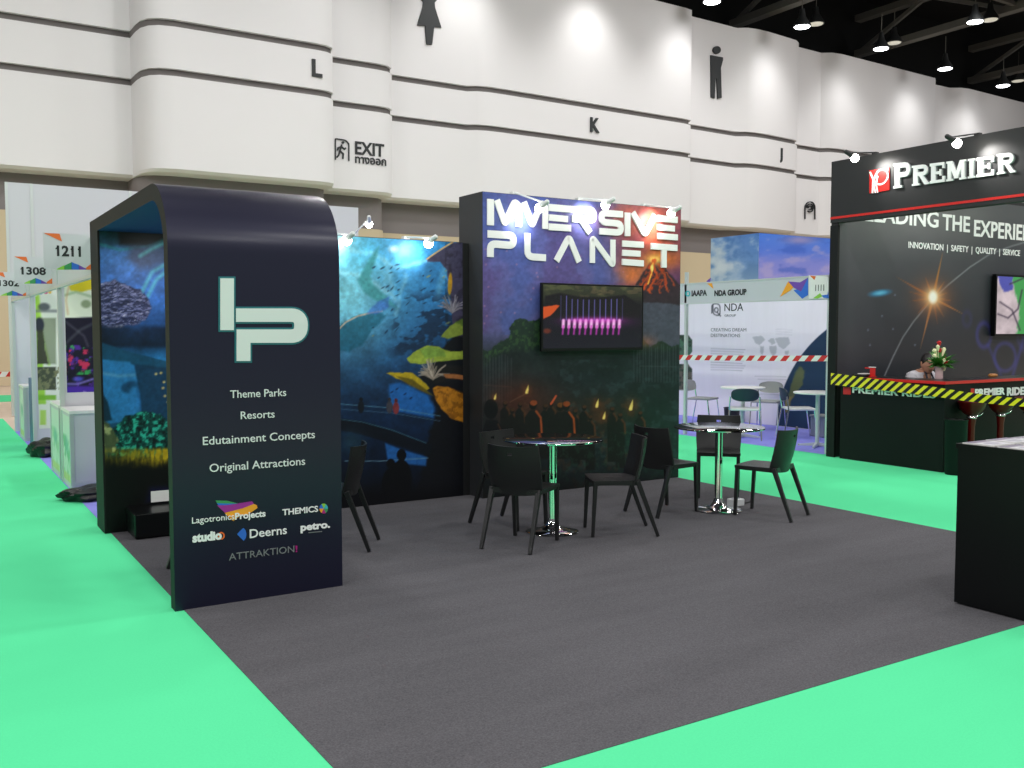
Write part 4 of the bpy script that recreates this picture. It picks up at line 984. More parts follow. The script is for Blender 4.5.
# each hand: palm root plus five fingers
for sx in (-1, 1):
    hj = [(sx*.13,-.30,.72),(sx*.115,-.345,.718)]; he = [(0,1)]; hr = [.022,.028]
    for fi, (dx, ln) in enumerate(((-.026,.066),(-.009,.076),(.009,.072),(.025,.058))):
        i0 = len(hj); hj += [(sx*(.113+dx*.9),-.375,.718),(sx*(.110+dx),-.375-ln*.55,.720),(sx*(.108+dx),-.375-ln,.712)]; he += [(1,i0),(i0,i0+1),(i0+1,i0+2)]; hr += [.0095,.0085,.0075]
    i0 = len(hj); hj += [(sx*.085,-.335,.715),(sx*.068,-.36,.712)]; he += [(1,i0),(i0,i0+1)]; hr += [.012,.009]
    skin_body('hand', hj, he, hr, 'skin', pe, 1)
SJ = [(0,0,.50)]+[tuple(q) for q in J[1:4]]+[(0,-.035,1.085)]+[J[6],J[7],J[8],J[10],J[11],J[12]]
SE = [(0,1),(1,2),(2,3),(3,4),(3,5),(5,6),(6,7),(3,8),(8,9),(9,10)]
skin_body('shirt', SJ, SE, [(.165,.135),(.16,.125),(.19,.125),(.155,.095),.07,.078,.06,.048,.078,.06,.048], 'shirt', pe)
skin_body('trousers', [J[0],J[14],J[15],J[16],J[18],J[19],J[20]], [(0,1),(1,2),(2,3),(0,4),(4,5),(5,6)], [(.165,.13),.1,.075,.058,.1,.075,.058], 'trouser', pe)
hd_ = head_mesh('head', 'skin', pe, (-.01,-.11,1.2), 1.08, HEADY)
mb = MB(); n = 26
vs = []; fs = []
for j in range(11):
    t = j/10*.50; 
    for i in range(n):
        a = 2*PI*i/n; fr_ = max(0, -math.sin(a)); tt = t*(1-.36*fr_)*PI*1.12
        vs.append((.081*math.sin(tt)**.85*math.cos(a), .099*math.sin(tt)**.85*math.sin(a), .125*math.cos(tt)))
for j in range(10):
    for i in range(n): fs.append((j*n+i, j*n+(i+1) % n, (j+1)*n+(i+1) % n, (j+1)*n+i))
mb.add(vs, fs); hr_ = mb.build('hair', 'hair', pe); hr_.location = (-.01,-.11,1.2); hr_.scale = (1.08,)*3; hr_.rotation_euler = (0,0,HEADY)
for p in hr_.data.polygons: p.use_smooth = True
e = hr_.modifiers.new('t', 'SOLIDIFY'); e.thickness = .006
mb = MB()
for sx in (-1, 1): mb.ball((sx*.028,-.083,.008), .0075, 8)
ey = mb.build('eyes', 'hair', pe, smooth=True); ey.location = (-.01,-.11,1.2); ey.scale = (1.08,)*3; ey.rotation_euler = (0,0,HEADY)
mb = MB(); mb.ball((0,-.086,-.062), .016, 8, 0, (1.3,.4,.28)); mt_ = mb.build('mouth', mat('lips', (150,84,78), .5), pe, smooth=True); mt_.location = (-.01,-.11,1.2); mt_.scale = (1.08,)*3; mt_.rotation_euler = (0,0,HEADY)
mb = MB(); mb.tube([(.06,-.09,1.12),(.08,-.135,1.0),(.03,-.150,.85)], .011, 6); mb.tube([(-.05,-.10,1.12),(-.04,-.140,.97),(.03,-.150,.85)], .011, 6); mb.build('lanyard', 'lanyard', pe)
st = thing('office_stool', 'low seat behind the counter carrying the seated person', 'stool', (P0.x, P0.y+.02, 0))
mb = MB(); mb.lathe([(.002,.35),(.2,.355),(.21,.38),(.2,.395),(.002,.40)], n=28); mb.build('seat', 'black', st, smooth=True)
mb = MB(); mb.lathe([(.2,0),(.2,.02),(.03,.05),(.03,.35)], n=24); mb.build('pedestal', 'chrome', st, smooth=True)

# flowers in a vase on the counter
fq = at(939,379,z=1.035); fx, fy = fq.x, max(fq.y, 6.55)
fl = thing('flower_vase', 'pale pink vase of red and cream flowers on the black counter', 'flowers', (fx, fy, 1.035))
mb = MB(); mb.lathe([(.038,0),(.045,.01),(.042,.08),(.053,.14),(.057,.15),(.05,.148),(.034,.02)], n=24); mb.build('vase', 'vase', fl, smooth=True)
mb = MB(); rr = random.Random(11)
for i in range(150):
    a = rr.uniform(0, 2*PI); el = rr.uniform(-.1, 1.25); L = rr.uniform(.09,.19)*(1.35 if math.cos(a) > 0 else .85); b0 = Vector((0,0,.16)); d = Vector((math.cos(a)*math.cos(el), math.sin(a)*math.cos(el), math.sin(el)))
    c0 = b0+d*L*.55; tip = b0+d*L*1.05+Vector((0,0,-.02)); sd = d.cross(Vector((0,0,1))).normalized()*.026; up_ = Vector((0,0,.006))
    mb.add([b0+d*L*.2, c0+sd+up_, tip, c0-sd+up_, c0-up_], [(0,1,4),(1,2,4),(2,3,4),(3,0,4)])
mb.build('foliage', 'leaf', fl)
for (dx, dy, dz, c, r_) in ((-.015,0,.41,'redflower',.034),(.0,.0,.325,'redflower',.030),(.065,0,.27,'redflower',.030),(.045,-.05,.18,'redflower',.038),(.10,0,.225,'redflower',.024)):
    mb = MB()
    for k in range(9):
        a = k*2.4; mb.ball((dx+r_*.45*math.cos(a)*(k/9), dy+r_*.45*math.sin(a)*(k/9), dz+.004*k), r_*.55, 6, 0, (1,1,.7))
    mb.build('red_bloom', c, fl, smooth=True); mb = MB(); mb.tube([(dx*.2,dy*.2,.15),(dx*.8,dy*.8,dz*.8),(dx,dy,dz)], .003, 5); mb.build('stem', 'leaf', fl)
for (p, q) in (((-.05,0,.24),(-.12,-.01,.285)),((-.06,0,.30),(-.105,0,.345)),((.02,-.02,.25),(.055,-.02,.36)),((-.02,-.05,.18),(.0,-.06,.23)),((.1,-.03,.17),(.135,-.03,.205)),((-.005,-.07,.10),(-.01,-.075,.15)),((-.03,0,.33),(-.04,0,.39))):
    mb = MB(); mb.bar((0,0,.14), p, .003, .003, 5); mb.bar(p, q, .006, .024, 8); mb.ball(q, .022, 6, 0, (1,.8,.8)); mb.build('cream_bloom', 'creamflower', fl, smooth=True)
# small things on the counter
q = at(870,377,z=1.035)
rb_ = thing('menu_holder', 'small red and white upright holder on the far end of the black counter', 'holder', (XP+.22, q.y, 1.035))
mb = MB(); mb.box((-.03,-.035,0), (.03,.035,.012)); mb.build('foot', 'red', rb_)
mb = MB(); mb.box((-.008,-.035,.012), (.008,.035,.115)); mb.box((-.008,.03,.1),(.008,.11,.115)); mb.build('upright', 'red', rb_)
mb = MB(); mb.box((-.012,-.04,.115), (.012,.05,.126)); mb.build('cap', 'wlam', rb_)
q = at(853,377,z=1.035)
ph_ = thing('card_terminal', 'black desk device with pale top on the counter by the corner post', 'device', (XP+.2, q.y+.02, 1.035))
mb = MB(); mb.box((-.07,-.1,0), (.07,.1,.03)); mb.build('body', 'black', ph_, bevel=.008)
mb = MB(); mb.box((-.06,-.07,.03), (.06,.03,.042)); mb.build('pale_top', 'wlam', ph_, bevel=.004)
q = at(994.5,377,y=6.7)
mb = MB(); mb.lathe([(.03,0),(.05,.006),(.056,.02),(.05,.036),(.03,.042),(.002,.043)], (q.x, 6.72, 1.036), 24); tag(mb.build('woven_bowl', 'tan', smooth=True), 'small tan rounded basket on the red counter top', 'basket')

# barrier tape in yellow and black
def tape(name, pts, h, stripe, mA, mB, label, slope=.8, face='x'):
    hf = h if callable(h) else (lambda s: h)
    """a sagging two-colour tape along pts (top edge), stripes cut slantwise"""
    L = [0]
    for a, b in zip(pts[:-1], pts[1:]): L.append(L[-1]+(Vector(b)-Vector(a)).length)
    def P(s):
        s = max(0, min(L[-1], s))
        for i in range(len(L)-1):
            if s <= L[i+1]+1e-9: t = (s-L[i])/(L[i+1]-L[i]); return Vector(pts[i]).lerp(Vector(pts[i+1]), t)
        return Vector(pts[-1])
    h0 = hf(0); mb = MB(); s = -slope*h0; k = 0
    while s < L[-1]:
        nn = 3
        for c in range(nn):
            v0, v1 = c/nn, (c+1)/nn
            def q(sa, v): 
                z_ = max(0, min(L[-1], sa+slope*hf(max(0, sa))*(1-v))); p = P(z_); return p-Vector((0,0,hf(z_)*v))
            # v: 0 top .. 1 bottom ; the stripe leans to the right at the top
            mb.add([q(s,v0), q(s+stripe,v0), q(s+stripe,v1), q(s,v1)], [(0,1,2,3)], k % 2)
        s += stripe; k += 1
    o = mb.build(name, [mA, mB], fix=False); e = o.modifiers.new('t', 'SOLIDIFY'); e.thickness = .0015
    return o
def TP(px, py): return at(px, py, x=9.72)
top = [TP(831,373),TP(845,374.8),TP(870,378.3),TP(895,381.5),TP(920,385),TP(940,387.8),TP(965,392),TP(1000,396.5),TP(1024,399)]; top += [top[-1]+Vector((0,-2.5,.12))]
o = tape('barrier_tape', top, lambda s: .145-.026*s if s < 3 else .067, .056, 'tape_y', 'tape_k', '', 1.1); tag(o, 'yellow and black striped barrier tape hung across the black counter', 'barrier tape')
for (p, lab) in (((853,156),'black arm spotlight at the left end of the black fascia'),((955,141),'black arm spotlight above the middle of the black fascia')):
    q = at(p[0], p[1], x=XP-.32); arm_lamp((XP+.05, q.y-.03, 3.745), (q.x, q.y, q.z), lab, 'black arm spotlights on the fascia', 'black', SPOT*1.0, (XP, q.y-.25, q.z-.25), .036)
light('stand_beam', 'SPOT', (14.6, 7.3, 3.6), SPOT*.8, (1,.97,.94), (14.7, 8.05, 2.9), .05, 90, .8)
light('stand_beam', 'SPOT', (11.2, 6.6, 3.3), SPOT*1.5, (1,.97,.94), (11.2, 8.05, 2.2), .05, 110, .9)
mb = MB(); mb.tube([(9.87, 8.4, 3.35),(8.9, 9.6, 3.5)], .012, 6)

# ================================================================== NDA STAND
XN = 9.98
nd = thing('shell_scheme_stand', 'white shell stand with pale green fascia, numbered 1111', 'exhibition stand', (XN, 8.2, 0))
YN0, YN1 = 8.2, 11.15
mb = MB(); mb.box((XN, YN0-.02, .003), (XN+.045, YN0+.025, 2.31)); local(mb.build('post', 'alu', None), nd)
yl = at(684,437,x=XN).y
mb = MB(); mb.box((XN, yl-.022, .003), (XN+.045, yl+.022, 2.5)); local(mb.build('post', 'alu', None), nd)
mb = MB(); mb.box((XN, YN0, 2.03), (XN+.03, YN1+3, 2.31)); local(mb.build('fascia', 'wpanel', None), nd)
mb = MB(); mb.box((XN-.006, YN0, 2.31), (XN+.04, YN1+3, 2.33)); mb.box((XN-.006, YN0, 2.01), (XN+.04, YN1+3, 2.03)); local(mb.build('fascia_rail', 'alu', None), nd)
np_ = PX(XN)
def C1(x, y): return (670+x/4.265, 220+y/4.267)
lettering('fascia_lettering', 'NDA GROUP', np_, C1(190,324), C1(327,318), 5.3, 'ink', nd, bold=.04, t=.002)
lettering('fascia_lettering', 'IAAPA', np_, C1(93,325), C1(158,322), 5.4, 'ink', nd, bold=.03, t=.002)
shapes('organiser_ring', [[C1(*p) for p in q] for q in stroke_quads([(77+8*math.cos(i*PI/8), 314+10*math.sin(i*PI/8)) for i in range(17)], 5)], np_, 'cyan_l', nd, t=.002)
shapes('fascia_flash', [[C1(*p) for p in ((470,328),(505,262),(545,268),(515,300))], ], np_, 'amber', nd, t=.002)
shapes('fascia_flash', [[C1(*p) for p in ((505,262),(555,266),(590,246),(560,305),(530,290))]], np_, 'violet', nd, t=.002, lift=.0035)
shapes('fascia_flash', [[C1(*p) for p in ((590,246),(590,320),(565,336),(528,300),(560,290))]], np_, 'blue_l', nd, t=.002, lift=.003)
shapes('fascia_flash', [[C1(*p) for p in ((155,262),(175,246),(172,268))]], np_, 'violet', nd, t=.002); shapes('fascia_flash', [[C1(*p) for p in ((158,270),(178,264),(186,294))]], np_, 'amber', nd, t=.002)
npn = thing('number_plate', 'white square plate reading 1111 at the end of the pale green fascia', 'number sign', at(820,287,x=XN-.02))
o = shapes('plate', [[C1(*p) for p in ((594,236),(678,242),(678,335),(594,337))]], PX(XN-.012), 'wlam', npn, t=.01, lift=0)
lettering('number', '1111', PX(XN-.024), C1(620,302), C1(657,302), 6, 'ink', npn, bold=.01, t=.001, lift=0)
shapes('corner_flash', [[C1(*p) for p in ((596,237),(622,240),(616,256))]], PX(XN-.024), 'sunset', npn, t=.001, lift=0)
shapes('corner_flash', [[C1(*p) for p in ((610,334),(640,312),(650,326),(630,335))]], PX(XN-.024), 'lime', npn, t=.001, lift=0)
shapes('corner_flash', [[C1(*p) for p in ((645,322),(672,318),(674,304),(678,334),(655,332))]], PX(XN-.024), 'blue_l', npn, t=.001, lift=0)
# rear wall of the stand
XW = 12.2
mb = MB(); mb.box((XW, 8.2, 0), (XW+.05, 17, 2.45)); local(mb.build('rear_wall', 'wpanel', None), nd)
mb = MB(); mb.box((XN+.05, 8.18, 0), (XW, 8.2, 2.45)); local(mb.build('side_wall', 'wpanel', None), nd)
def ndaw(k):
    x, y = k.x, k.y; k.c[:] = (232,229,238); k.mul(.985+.03*fbm(x*3, y*.15, 9, 4))
    # large disc
    k.mix(np.clip(.5-(np.hypot(x-905,y-432)-129)/.8,0,1), (30,56,84))
    k.poly([(796,372),(800,366),(805,370),(803,384),(797,392),(790,402),(786,400),(791,386)], (108,112,66), .8, 2, wob=2); k.poly([(786,398),(792,396),(790,410),(784,414)], (150,132,70), .8, 2, wob=1.5)
    # pictures with rounded corners at the left
    for (a, b, c, d, col) in ((672,335,692,357,(70,110,90)),(672,364,692,390,(92,90,80))):
        k.poly([(a,b),(c-4,b),(c,b+5),(c,d-5),(c-4,d),(a,d)], col, 1, 1); k.mix(np.clip(.5-k.dpoly([(a,b),(c-4,b),(c,b+5),(c,d-5),(c-4,d),(a,d)]),0,1)*sstep(.45,.6,fbm(x, y, 5, 7)), (40,60,50))
    # rounded spiral emblem
    lg = round_path([(713,305),(713,314.5),(720,316),(720,304),(711.8,303.5),(711.8,313)], 4, 5)
    k.line(lg, 1.1, (50,54,62), .9); k.line([(717,312),(720.5,316)], 1.1, (50,54,62), .9); k.ell(716.3,310,2.4,2.8,(50,54,62),.8); k.ell(716.3,310,1.3,1.7,(220,218,228),1)
    # paragraphs too small to read, and a faint world map
    for i in range(9): k.line([(711,348.5+i*2.5+(i > 3)*1.2),(745-(i % 3)*1.5,349.6+i*2.5+(i > 3)*1.2)], .8, (150,150,158), .55)
    for (a, b) in ((765,376),(768,379),(762,388),(770,394)): k.line([(a-10,b),(786,b+1)], .7, (150,150,158), .5)
    for P_ in ([(752,337),(762,336),(765,340),(760,345),(756,344)],[(760,346),(764,347),(763,355),(760,352)],[(768,340),(774,338),(776,343),(772,345)],[(769,346),(776,346),(777,352),(773,357),(770,351)],[(775,338),(788,337),(790,343),(784,349),(779,347)],[(785,351),(789,351),(788,355),(785,354)]):
        k.poly(P_, (176,178,186), .8, 1, wob=1, ws=3)
    for i in range(3): k.line([(776,329+i*2.4),(792,330+i*2.4)], .6, (190,190,200), .5)
o = print_panel('wall_print', PX(XW), -16.5, -8.3, .01, 2.44, .016, ndaw, 'print', nd)
nw = PX(XW)
lettering('wall_lettering', 'NDA', nw, C1(233,388), C1(313,388), 7.5, 'ink', nd, bold=0, t=.002, lift=.004)
lettering('wall_lettering', 'GROUP', nw, C1(233,412), C1(282,412), 2.2, 'grey_ink', nd, bold=.01, t=.002, lift=.004)
lettering('wall_lettering', 'CREATING DREAM', nw, C1(175,474), C1(326,477), 3.3, 'grey_ink', nd, bold=0, t=.002, lift=.004)
lettering('wall_lettering', 'DESTINATIONS', nw, C1(175,499), C1(300,500), 3.3, 'grey_ink', nd, bold=0, t=.002, lift=.004)
# red and white tape across the front, and one lower
def TN(px, py): return at(px, py, x=XN-.03)
a = TN(829,355.5); b_ = TN(679,355)
o = tape('barrier_tape', [b_, b_.lerp(a,.3)+Vector((0,0,-.004)), b_.lerp(a,.7)+Vector((0,0,-.004)), a], .075, .105, 'tape_r', 'tape_w', '', 1.0); tag(o, 'red and white striped barrier tape across the front of stand 1111', 'barrier tape')
# furniture inside
def office_chair(loc, rz, back, label):
    t = thing('meeting_chair', label, 'chair', loc, rz, None)
    mb = MB(); vs = []; 
    for k in (0, 1):
        for j in range(9):
            for i in range(13):
                a_ = i/12*2-1; b2 = j/8*2-1; e_ = 1-.28*abs(a_)**3; e2 = 1-.16*abs(b2)**3
                vs.append((.2*a_*e2, -.2+.05*(1-a_*a_)*-1+(.02 if k else 0)-.03*(b2+1)/2, .665+.095*b2*e_))
    fs = [(j*13+i, j*13+i+1, (j+1)*13+i+1, (j+1)*13+i) for j in range(8) for i in range(12)]; fs += [tuple(117+q for q in f_)[::-1] for f_ in fs]
    ed = [i for i in range(13)]+[j*13+12 for j in range(1,9)]+[8*13+i for i in range(11,-1,-1)]+[j*13 for j in range(7,0,-1)]
    fs += [(p, 117+p, 117+q, q) for p, q in zip(ed, ed[1:]+ed[:1])]
    mb.add(vs, fs).build('backrest', back, t, smooth=True)
    mb = MB(); mb.box((-.21,-.19,.43), (.21,.22,.465)); mb.build('seat', 'greyseat' if back == 'greyseat' else 'wlam', t, bevel=.014)
    for sx in (-1, 1):
        mb = MB(); mb.tube([(sx*.21,-.22,.64),(sx*.22,-.19,.44),(sx*.24,-.27,0)], .011, 8); mb.build('leg', 'chrome', t)
        mb = MB(); mb.tube([(sx*.22,.18,.44),(sx*.23,.24,0)], .011, 8); mb.build('leg', 'chrome', t)
    return t
zf = .003
def GN(px, py, x): p = at(px, py, x=x); return p
def tbl(x, y, h, r, label, group='white tables in stand 1111'):
    t = thing('bistro_table', label, 'table', (x, y, zf), 0, group)
    mb = MB(); mb.lathe([(r-.01,h-.025),(r,h-.02),(r,h-.005),(r-.01,h),(.002,h)], n=48); mb.build('tabletop', 'wlam', t, smooth=True)
    mb = MB(); mb.lathe([(.03,.02),(.03,h-.03)], n=18); mb.build('column', 'alu', t, smooth=True)
    mb = MB()
    for k in range(4): mb.bar((0,0,.035), (.26*math.cos(k*PI/2+.5), .26*math.sin(k*PI/2+.5), .012), .022, .012, 4)
    mb.build('star_base', 'alu', t)
q = at(743,387,z=.76); tbl(q.x, q.y, .76, .33, 'white round table in the middle of stand 1111')
q1 = q
office_chair((10.35, 10.0, zf), R(-45), 'blueseat', 'white chair with navy back, near side of the middle table in stand 1111')
office_chair((11.3, 11.9, zf), R(-155), 'greyseat', 'grey backed chair left of the middle table in stand 1111')
office_chair((11.75, 10.85, zf), R(118), 'greyseat', 'grey backed chair right of the middle table in stand 1111, against the wall')
q = at(818,392,z=.76); q = Vector((q.x, max(q.y, 8.65), 0)); tbl(q.x, q.y, .76, .33, 'white round table by the post at the right of stand 1111')
q2 = q
office_chair((11.05, 9.6, zf), R(-125), 'blueseat', 'navy backed white chair seen side-on near the right table of stand 1111')
bx = at(818,437,z=0)
sbx = thing('storage_box', 'grey plastic box under the right-hand table in stand 1111', 'box', (bx.x+.1, max(bx.y,8.42), zf))
mb = MB(); mb.box((-.13,-.13,0), (.13,.13,.30)); mb.build('body', 'greyplastic', sbx, bevel=.02)
mb = MB(); mb.box((-.14,-.14,.30), (.14,.14,.33)); mb.build('lid', 'greyseat', sbx, bevel=.008)
bk = at(731,416,x=11.9); mb = MB(); mb.lathe([(.11,0),(.12,.01),(.14,.26),(.15,.27),(.13,.27),(.1,.02)], (11.92, bk.y, zf), 20); tag(mb.build('waste_basket', 'black', smooth=True), 'small black waste basket against the rear wall of stand 1111', 'bin')
light('nda_light', 'SPOT', (XN+.35, 9.4, 2.42), SPOT*1.1, (1,.99,.98), (XW, 9.9, 1.9), .05, 120, .9)

# sky printed block above and behind the stand
cb = at(759,233,z=4.2); sxr = 26.5; sw = thing('hanging_banner_block', 'tall block printed with blue and violet cloudy sky behind stand 1111', 'display block', (cb.x, cb.y, 0))
mb = MB(); mb.box((cb.x, cb.y, 1.2), (sxr, at(711,238,x=cb.x).y, 4.2)); mb.box((cb.x+.2, cb.y+.2, 0), (sxr-.2, cb.y+1.4, 1.2)); local(mb.build('body', 'wpanel', None), sw)
def skyA(k):
    x, y = k.x, k.y; n = fbm(x, y*1.2, 16, 3, 5); k.vgrad([(230,(70,120,190)),(260,(96,140,196)),(285,(150,180,206))]); k.c[:] = k.c
    k.mix(sstep(755,715,x)*.8*sstep(.3,.62,n), (190,206,210)); k.mix(sstep(.55,.75,n)*.6, (200,214,220)); k.mix(sstep(.5,.3,n)*.3, (50,92,140))
def skyB(k):
    x, y = k.x, k.y; n = fbm(x, y*2.4, 24, 9, 5); k.vgrad([(232,(66,120,214)),(252,(84,118,210)),(262,(120,130,206)),(282,(140,140,206))])
    k.mix(sstep(.55,.72,n)*.6, (170,160,200)); k.mix(sstep(.48,.3,n)*.5, (50,84,180)); k.blob(800,240,16,4,(190,160,180),.6)
yl2 = at(711,238,x=cb.x).y
print_panel('sky_print', PX(cb.x), -yl2, -cb.y, 1.2, 4.2, .03, skyA, 'print', sw); print_panel('sky_print', PY(cb.y), cb.x, sxr, 1.2, 4.2, .04, skyB, 'print', sw)

# ================================================================== LEFT ROW OF STANDS
XS = 1.25
def stand_frame(y0, label, poster, nposts=2):
    t = thing('shell_scheme_stand', label, 'exhibition stand', (XS, y0, 0))
    mb = MB(); mb.box((XS, y0-.024, .003), (XS+.045, y0+.024, 2.3)); local(mb.build('post', 'alu', None), t)
    mb = MB(); mb.box((XS+.045, y0-.012, .003), (4.3, y0+.012, 2.42)); local(mb.build('partition', 'wpanel', None), t)
    mb = MB(); mb.box((XS+.005, y0-2.93, 2.09), (XS+.03, y0-.03, 2.38)); local(mb.build('fascia', 'wpanel', None), t)
    mb = MB(); mb.box((XS, y0-2.93, 2.06), (XS+.04, y0-.025, 2.09)); mb.box((XS, y0-2.93, 2.38), (XS+.04, y0-.025, 2.40)); local(mb.build('fascia_rail', 'alu', None), t)
    if poster: poster(t, y0)
    return t
def post1(t, y0):
    def p1(k):
        x, y = k.x, k.y; k.c[:] = (226,232,214)
        k.poly([(68,274),(96,266),(96,288),(80,292),(70,290)], (214,196,40), 1, 2, wob=1.5); k.line([(62,296),(76,292),(96,298)], 2.4, (150,180,140), .7, 2); k.line([(70,280),(66,300),(68,314)], 1.6, (200,140,90), .5, 2); k.ell(86,304,5,4,(110,130,90),.7,aa=2)
        k.mix(np.clip(.5-k.dpoly([(62.5,318),(96,317),(96,404),(62.5,400)]),0,1), (26,24,44))
        i_ = (x > 62)*(y > 318)*(y < 402)*1.; n = fbm(x, y, 6, 3, 4)
        k.mix(i_*sstep(.55,.7,n)*(y > 345)*.9, (86,46,160)); k.mix(i_*sstep(.6,.72,fbm(x, y, 8, 8))*(y > 345)*(y < 375)*.9, (60,170,90)); k.mix(i_*sstep(.62,.72,fbm(x, y, 7, 18))*(y > 350)*(y < 380), (190,50,90))
        k.line([(64,345),(80,330),(96,322)], 3, (70,72,84), .7, 2); k.line([(66,322),(84,336),(88,346)], 2, (90,90,104), .6, 2)
        k.line([(62,384),(78,384),(96,378)], 2, (140,130,230), .8, 2); k.ell(78,379,5,2.4,(80,90,220),.8,aa=2); k.mix(i_*sstep(384,388,y)*.85, (76,44,180)); k.ell(72,399,6,1.6,(40,20,90),.9,aa=1); k.line([(84,392),(96,398)], 2, (190,180,230), .7, 1)
    print_panel('poster', PY(y0-.012), XS+.07, 2.4, .95, 2.4, .012, p1, 'print', t)
def post2(t, y0):
    def p2(k):
        x, y = k.x, k.y; k.c[:] = (222,228,214)
        k.poly([(34,296),(38,296),(46,404),(34,404)], (150,204,60), .9, 1.5, wob=1); k.line([(38,296),(41,330),(49,364)], 3, (160,210,70), .8, 2)
        k.ell(44,307,6,4,(60,66,74),.8,aa=2); k.line([(36,311),(56,311)], 3, (110,116,120), .7, 2)
        k.poly([(36,318),(56,318),(56,364),(37,364)], (110,124,96), .7, 1.5); k.ell(39.5,325,4.6,7.5,(44,50,62),1,aa=1.5); k.poly([(37,330),(43,330),(45,348),(48,364),(37,364)], (56,58,46), .9, 1, wob=1)
        k.poly([(37,367),(56,367),(56,390),(37,390)], (70,78,62), 1, 1); k.mix((y > 367)*(y < 390)*sstep(.5,.65,fbm(x, y, 4, 5)), (120,124,90)); k.poly([(36,395),(56,395),(56,400),(36,400)], (120,180,50), .9, 1)
        k.ell(41,292.5,1.8,1.8,(70,110,200),1,aa=1); k.ell(46,292,2,2,(210,60,120),1,aa=1); k.ell(50,292,1.6,1.6,(230,180,60),1,aa=1)
        k.poly([(40,410),(46,410),(46,425),(40,425)], (170,210,90), .9, 1); k.poly([(37,433),(50,433),(50,440),(37,440)], (150,200,50), .9, 1)
    print_panel('poster', PY(y0-.012), XS+.07, 2.6, .3, 2.4, .014, p2, 'print', t)
stand_frame(11.05, 'white stand beside sign 1211 with purple coaster poster, nearest of the left row', post1)
stand_frame(14.0, 'white stand beside sign 1308 with green poster, middle of the left row', post2)
stand_frame(16.9, 'plain white stand, farthest of the left row', None)
def flag(y, px0, px1, py0, py1, num, nx0, nx1, nb, cap, lab, zig):
    pl = PY(y); a = pl.uv(px0, py0); b = pl.uv(px1, py1)
    t = thing('number_sign', lab, 'number sign', (a[0], y, b[1]), 0, 'numbered flag signs over the left aisle')
    for x_, y_ in {'1211': ((57.9,246.2),(73,246.8),(80.2,247)), '1308': ((22.2,267.2),)}.get(num, ()):
        s_ = cap/9.6; shapes('numeral_flag', [[(x_-2.6*s_,y_+2.2*s_),(x_+.3,y_-.1),(x_+.3,y_+1.6*s_),(x_-2.2*s_,y_+3.4*s_)]], PY(y-.006), 'ink', t, t=.001, lift=.001)
    mb = MB(); mb.box((a[0], y-.006, b[1]), (XS+.02, y+.006, a[1])); local(mb.build('board', 'wpanel', None), t)
    lettering('number', num, PY(y-.006), (nx0, nb), (nx1, nb), cap, 'ink', t, bold=.035, t=.001, lift=.001)
    def S(pts, m): shapes('corner_flash', [pts], PY(y-.006), m, t, t=.001, lift=.001)
    w_ = px1-px0; h_ = py1-py0
    S([(px0+.5,py0+.4),(px0+w_*.33,py0+h_*.03),(px0+w_*.38,py0+h_*.24)], 'sunset')
    z = zig; n_ = ('lime','green_l','blue_l','violet','sunset')
    for i in range(5):
        x0_ = px0+w_*(.28+.145*i); x1_ = x0_+w_*.15; up0 = (.02,.10,.2,.12,.05)[i]; up1 = (.12,.2,.12,.02,.2)[i]
        S([(x0_,py1-.3),(x0_,py1-h_*up0-.5),(x1_,py1-h_*up1-.5),(x1_,py1-.3)], n_[i])
flag(8.75, 43, 93, 232.6, 270, '1211', 57, 81, 256, 9.6, 'flag sign numbered 1211, nearest of the left aisle signs', 0)
flag(11.5, 13.6, 52, 256, 284, '1308', 21.5, 46, 274.5, 7, 'flag sign numbered 1308, second of the left aisle signs', 0)
flag(14.5, -9, 28, 271.6, 296, '1302', -1, 19, 286, 5.4, 'flag sign beginning 130, third of the left aisle signs', 0)
def st_counter(y0, y1, label, side, x1=2.15):
    t = thing('white_counter', label, 'counter', (XS, y0, .003), 0, None)
    mb = MB(); mb.box((XS+.01,y0,.003), (x1,y1,.775)); local(mb.build('body', 'wpanel', None), t)
    mb = MB(); mb.box((XS,y0-.01,.775), (x1+.01,y1+.01,.805)); local(mb.build('top', 'wlam', None), t)
    mb = MB()
    for (x, y) in ((XS+.008,y0-.008),(XS+.008,y1-.03)): mb.box((x-.008,y,.003),(x+.03,y+.036,.775))
    mb.box((XS, y0-.004, .05),(x1, y0-.001, .08)); local(mb.build('edge_profile', 'alu', None), t)
    def pr_(k):
        k.c[:] = (206,226,212); n = fbm(k.x*8, k.y*8, 1.2, 5); k.mix(sstep(.5,.6,n)*(k.y > .3)*.7, side); k.mix((k.y > .86)*.8, (196,206,130)); k.ell(.5,.45,.2,.12,(90,170,150),.7,aa=.1)
    print_panel('front_print', PX(XS+.01), -(y1-.05), -(y0+.05), .06, .74, .03, pr_, 'print', t, chartpx=False)
st_counter(10.34, 11.0, 'white counter with leafy green side print, nearest in the left row', (90,170,120))
st_counter(11.2, 12.0, 'white counter with pale green print, second in the left row', (150,200,160), 1.8)
st_counter(15.3, 16.0, 'low white counter far along the left row', (190,210,200), 1.8)
mb = MB(); mb.box((XS+.03,14.2,.003), (XS+.5,14.8,.95)); o = mb.build('blue_pillar_stand', mat('blue_gradient_board', (70,100,150), .5, noise=(2,.5))); tag(o, 'blue printed pillar box by the post in the left row', 'display block')
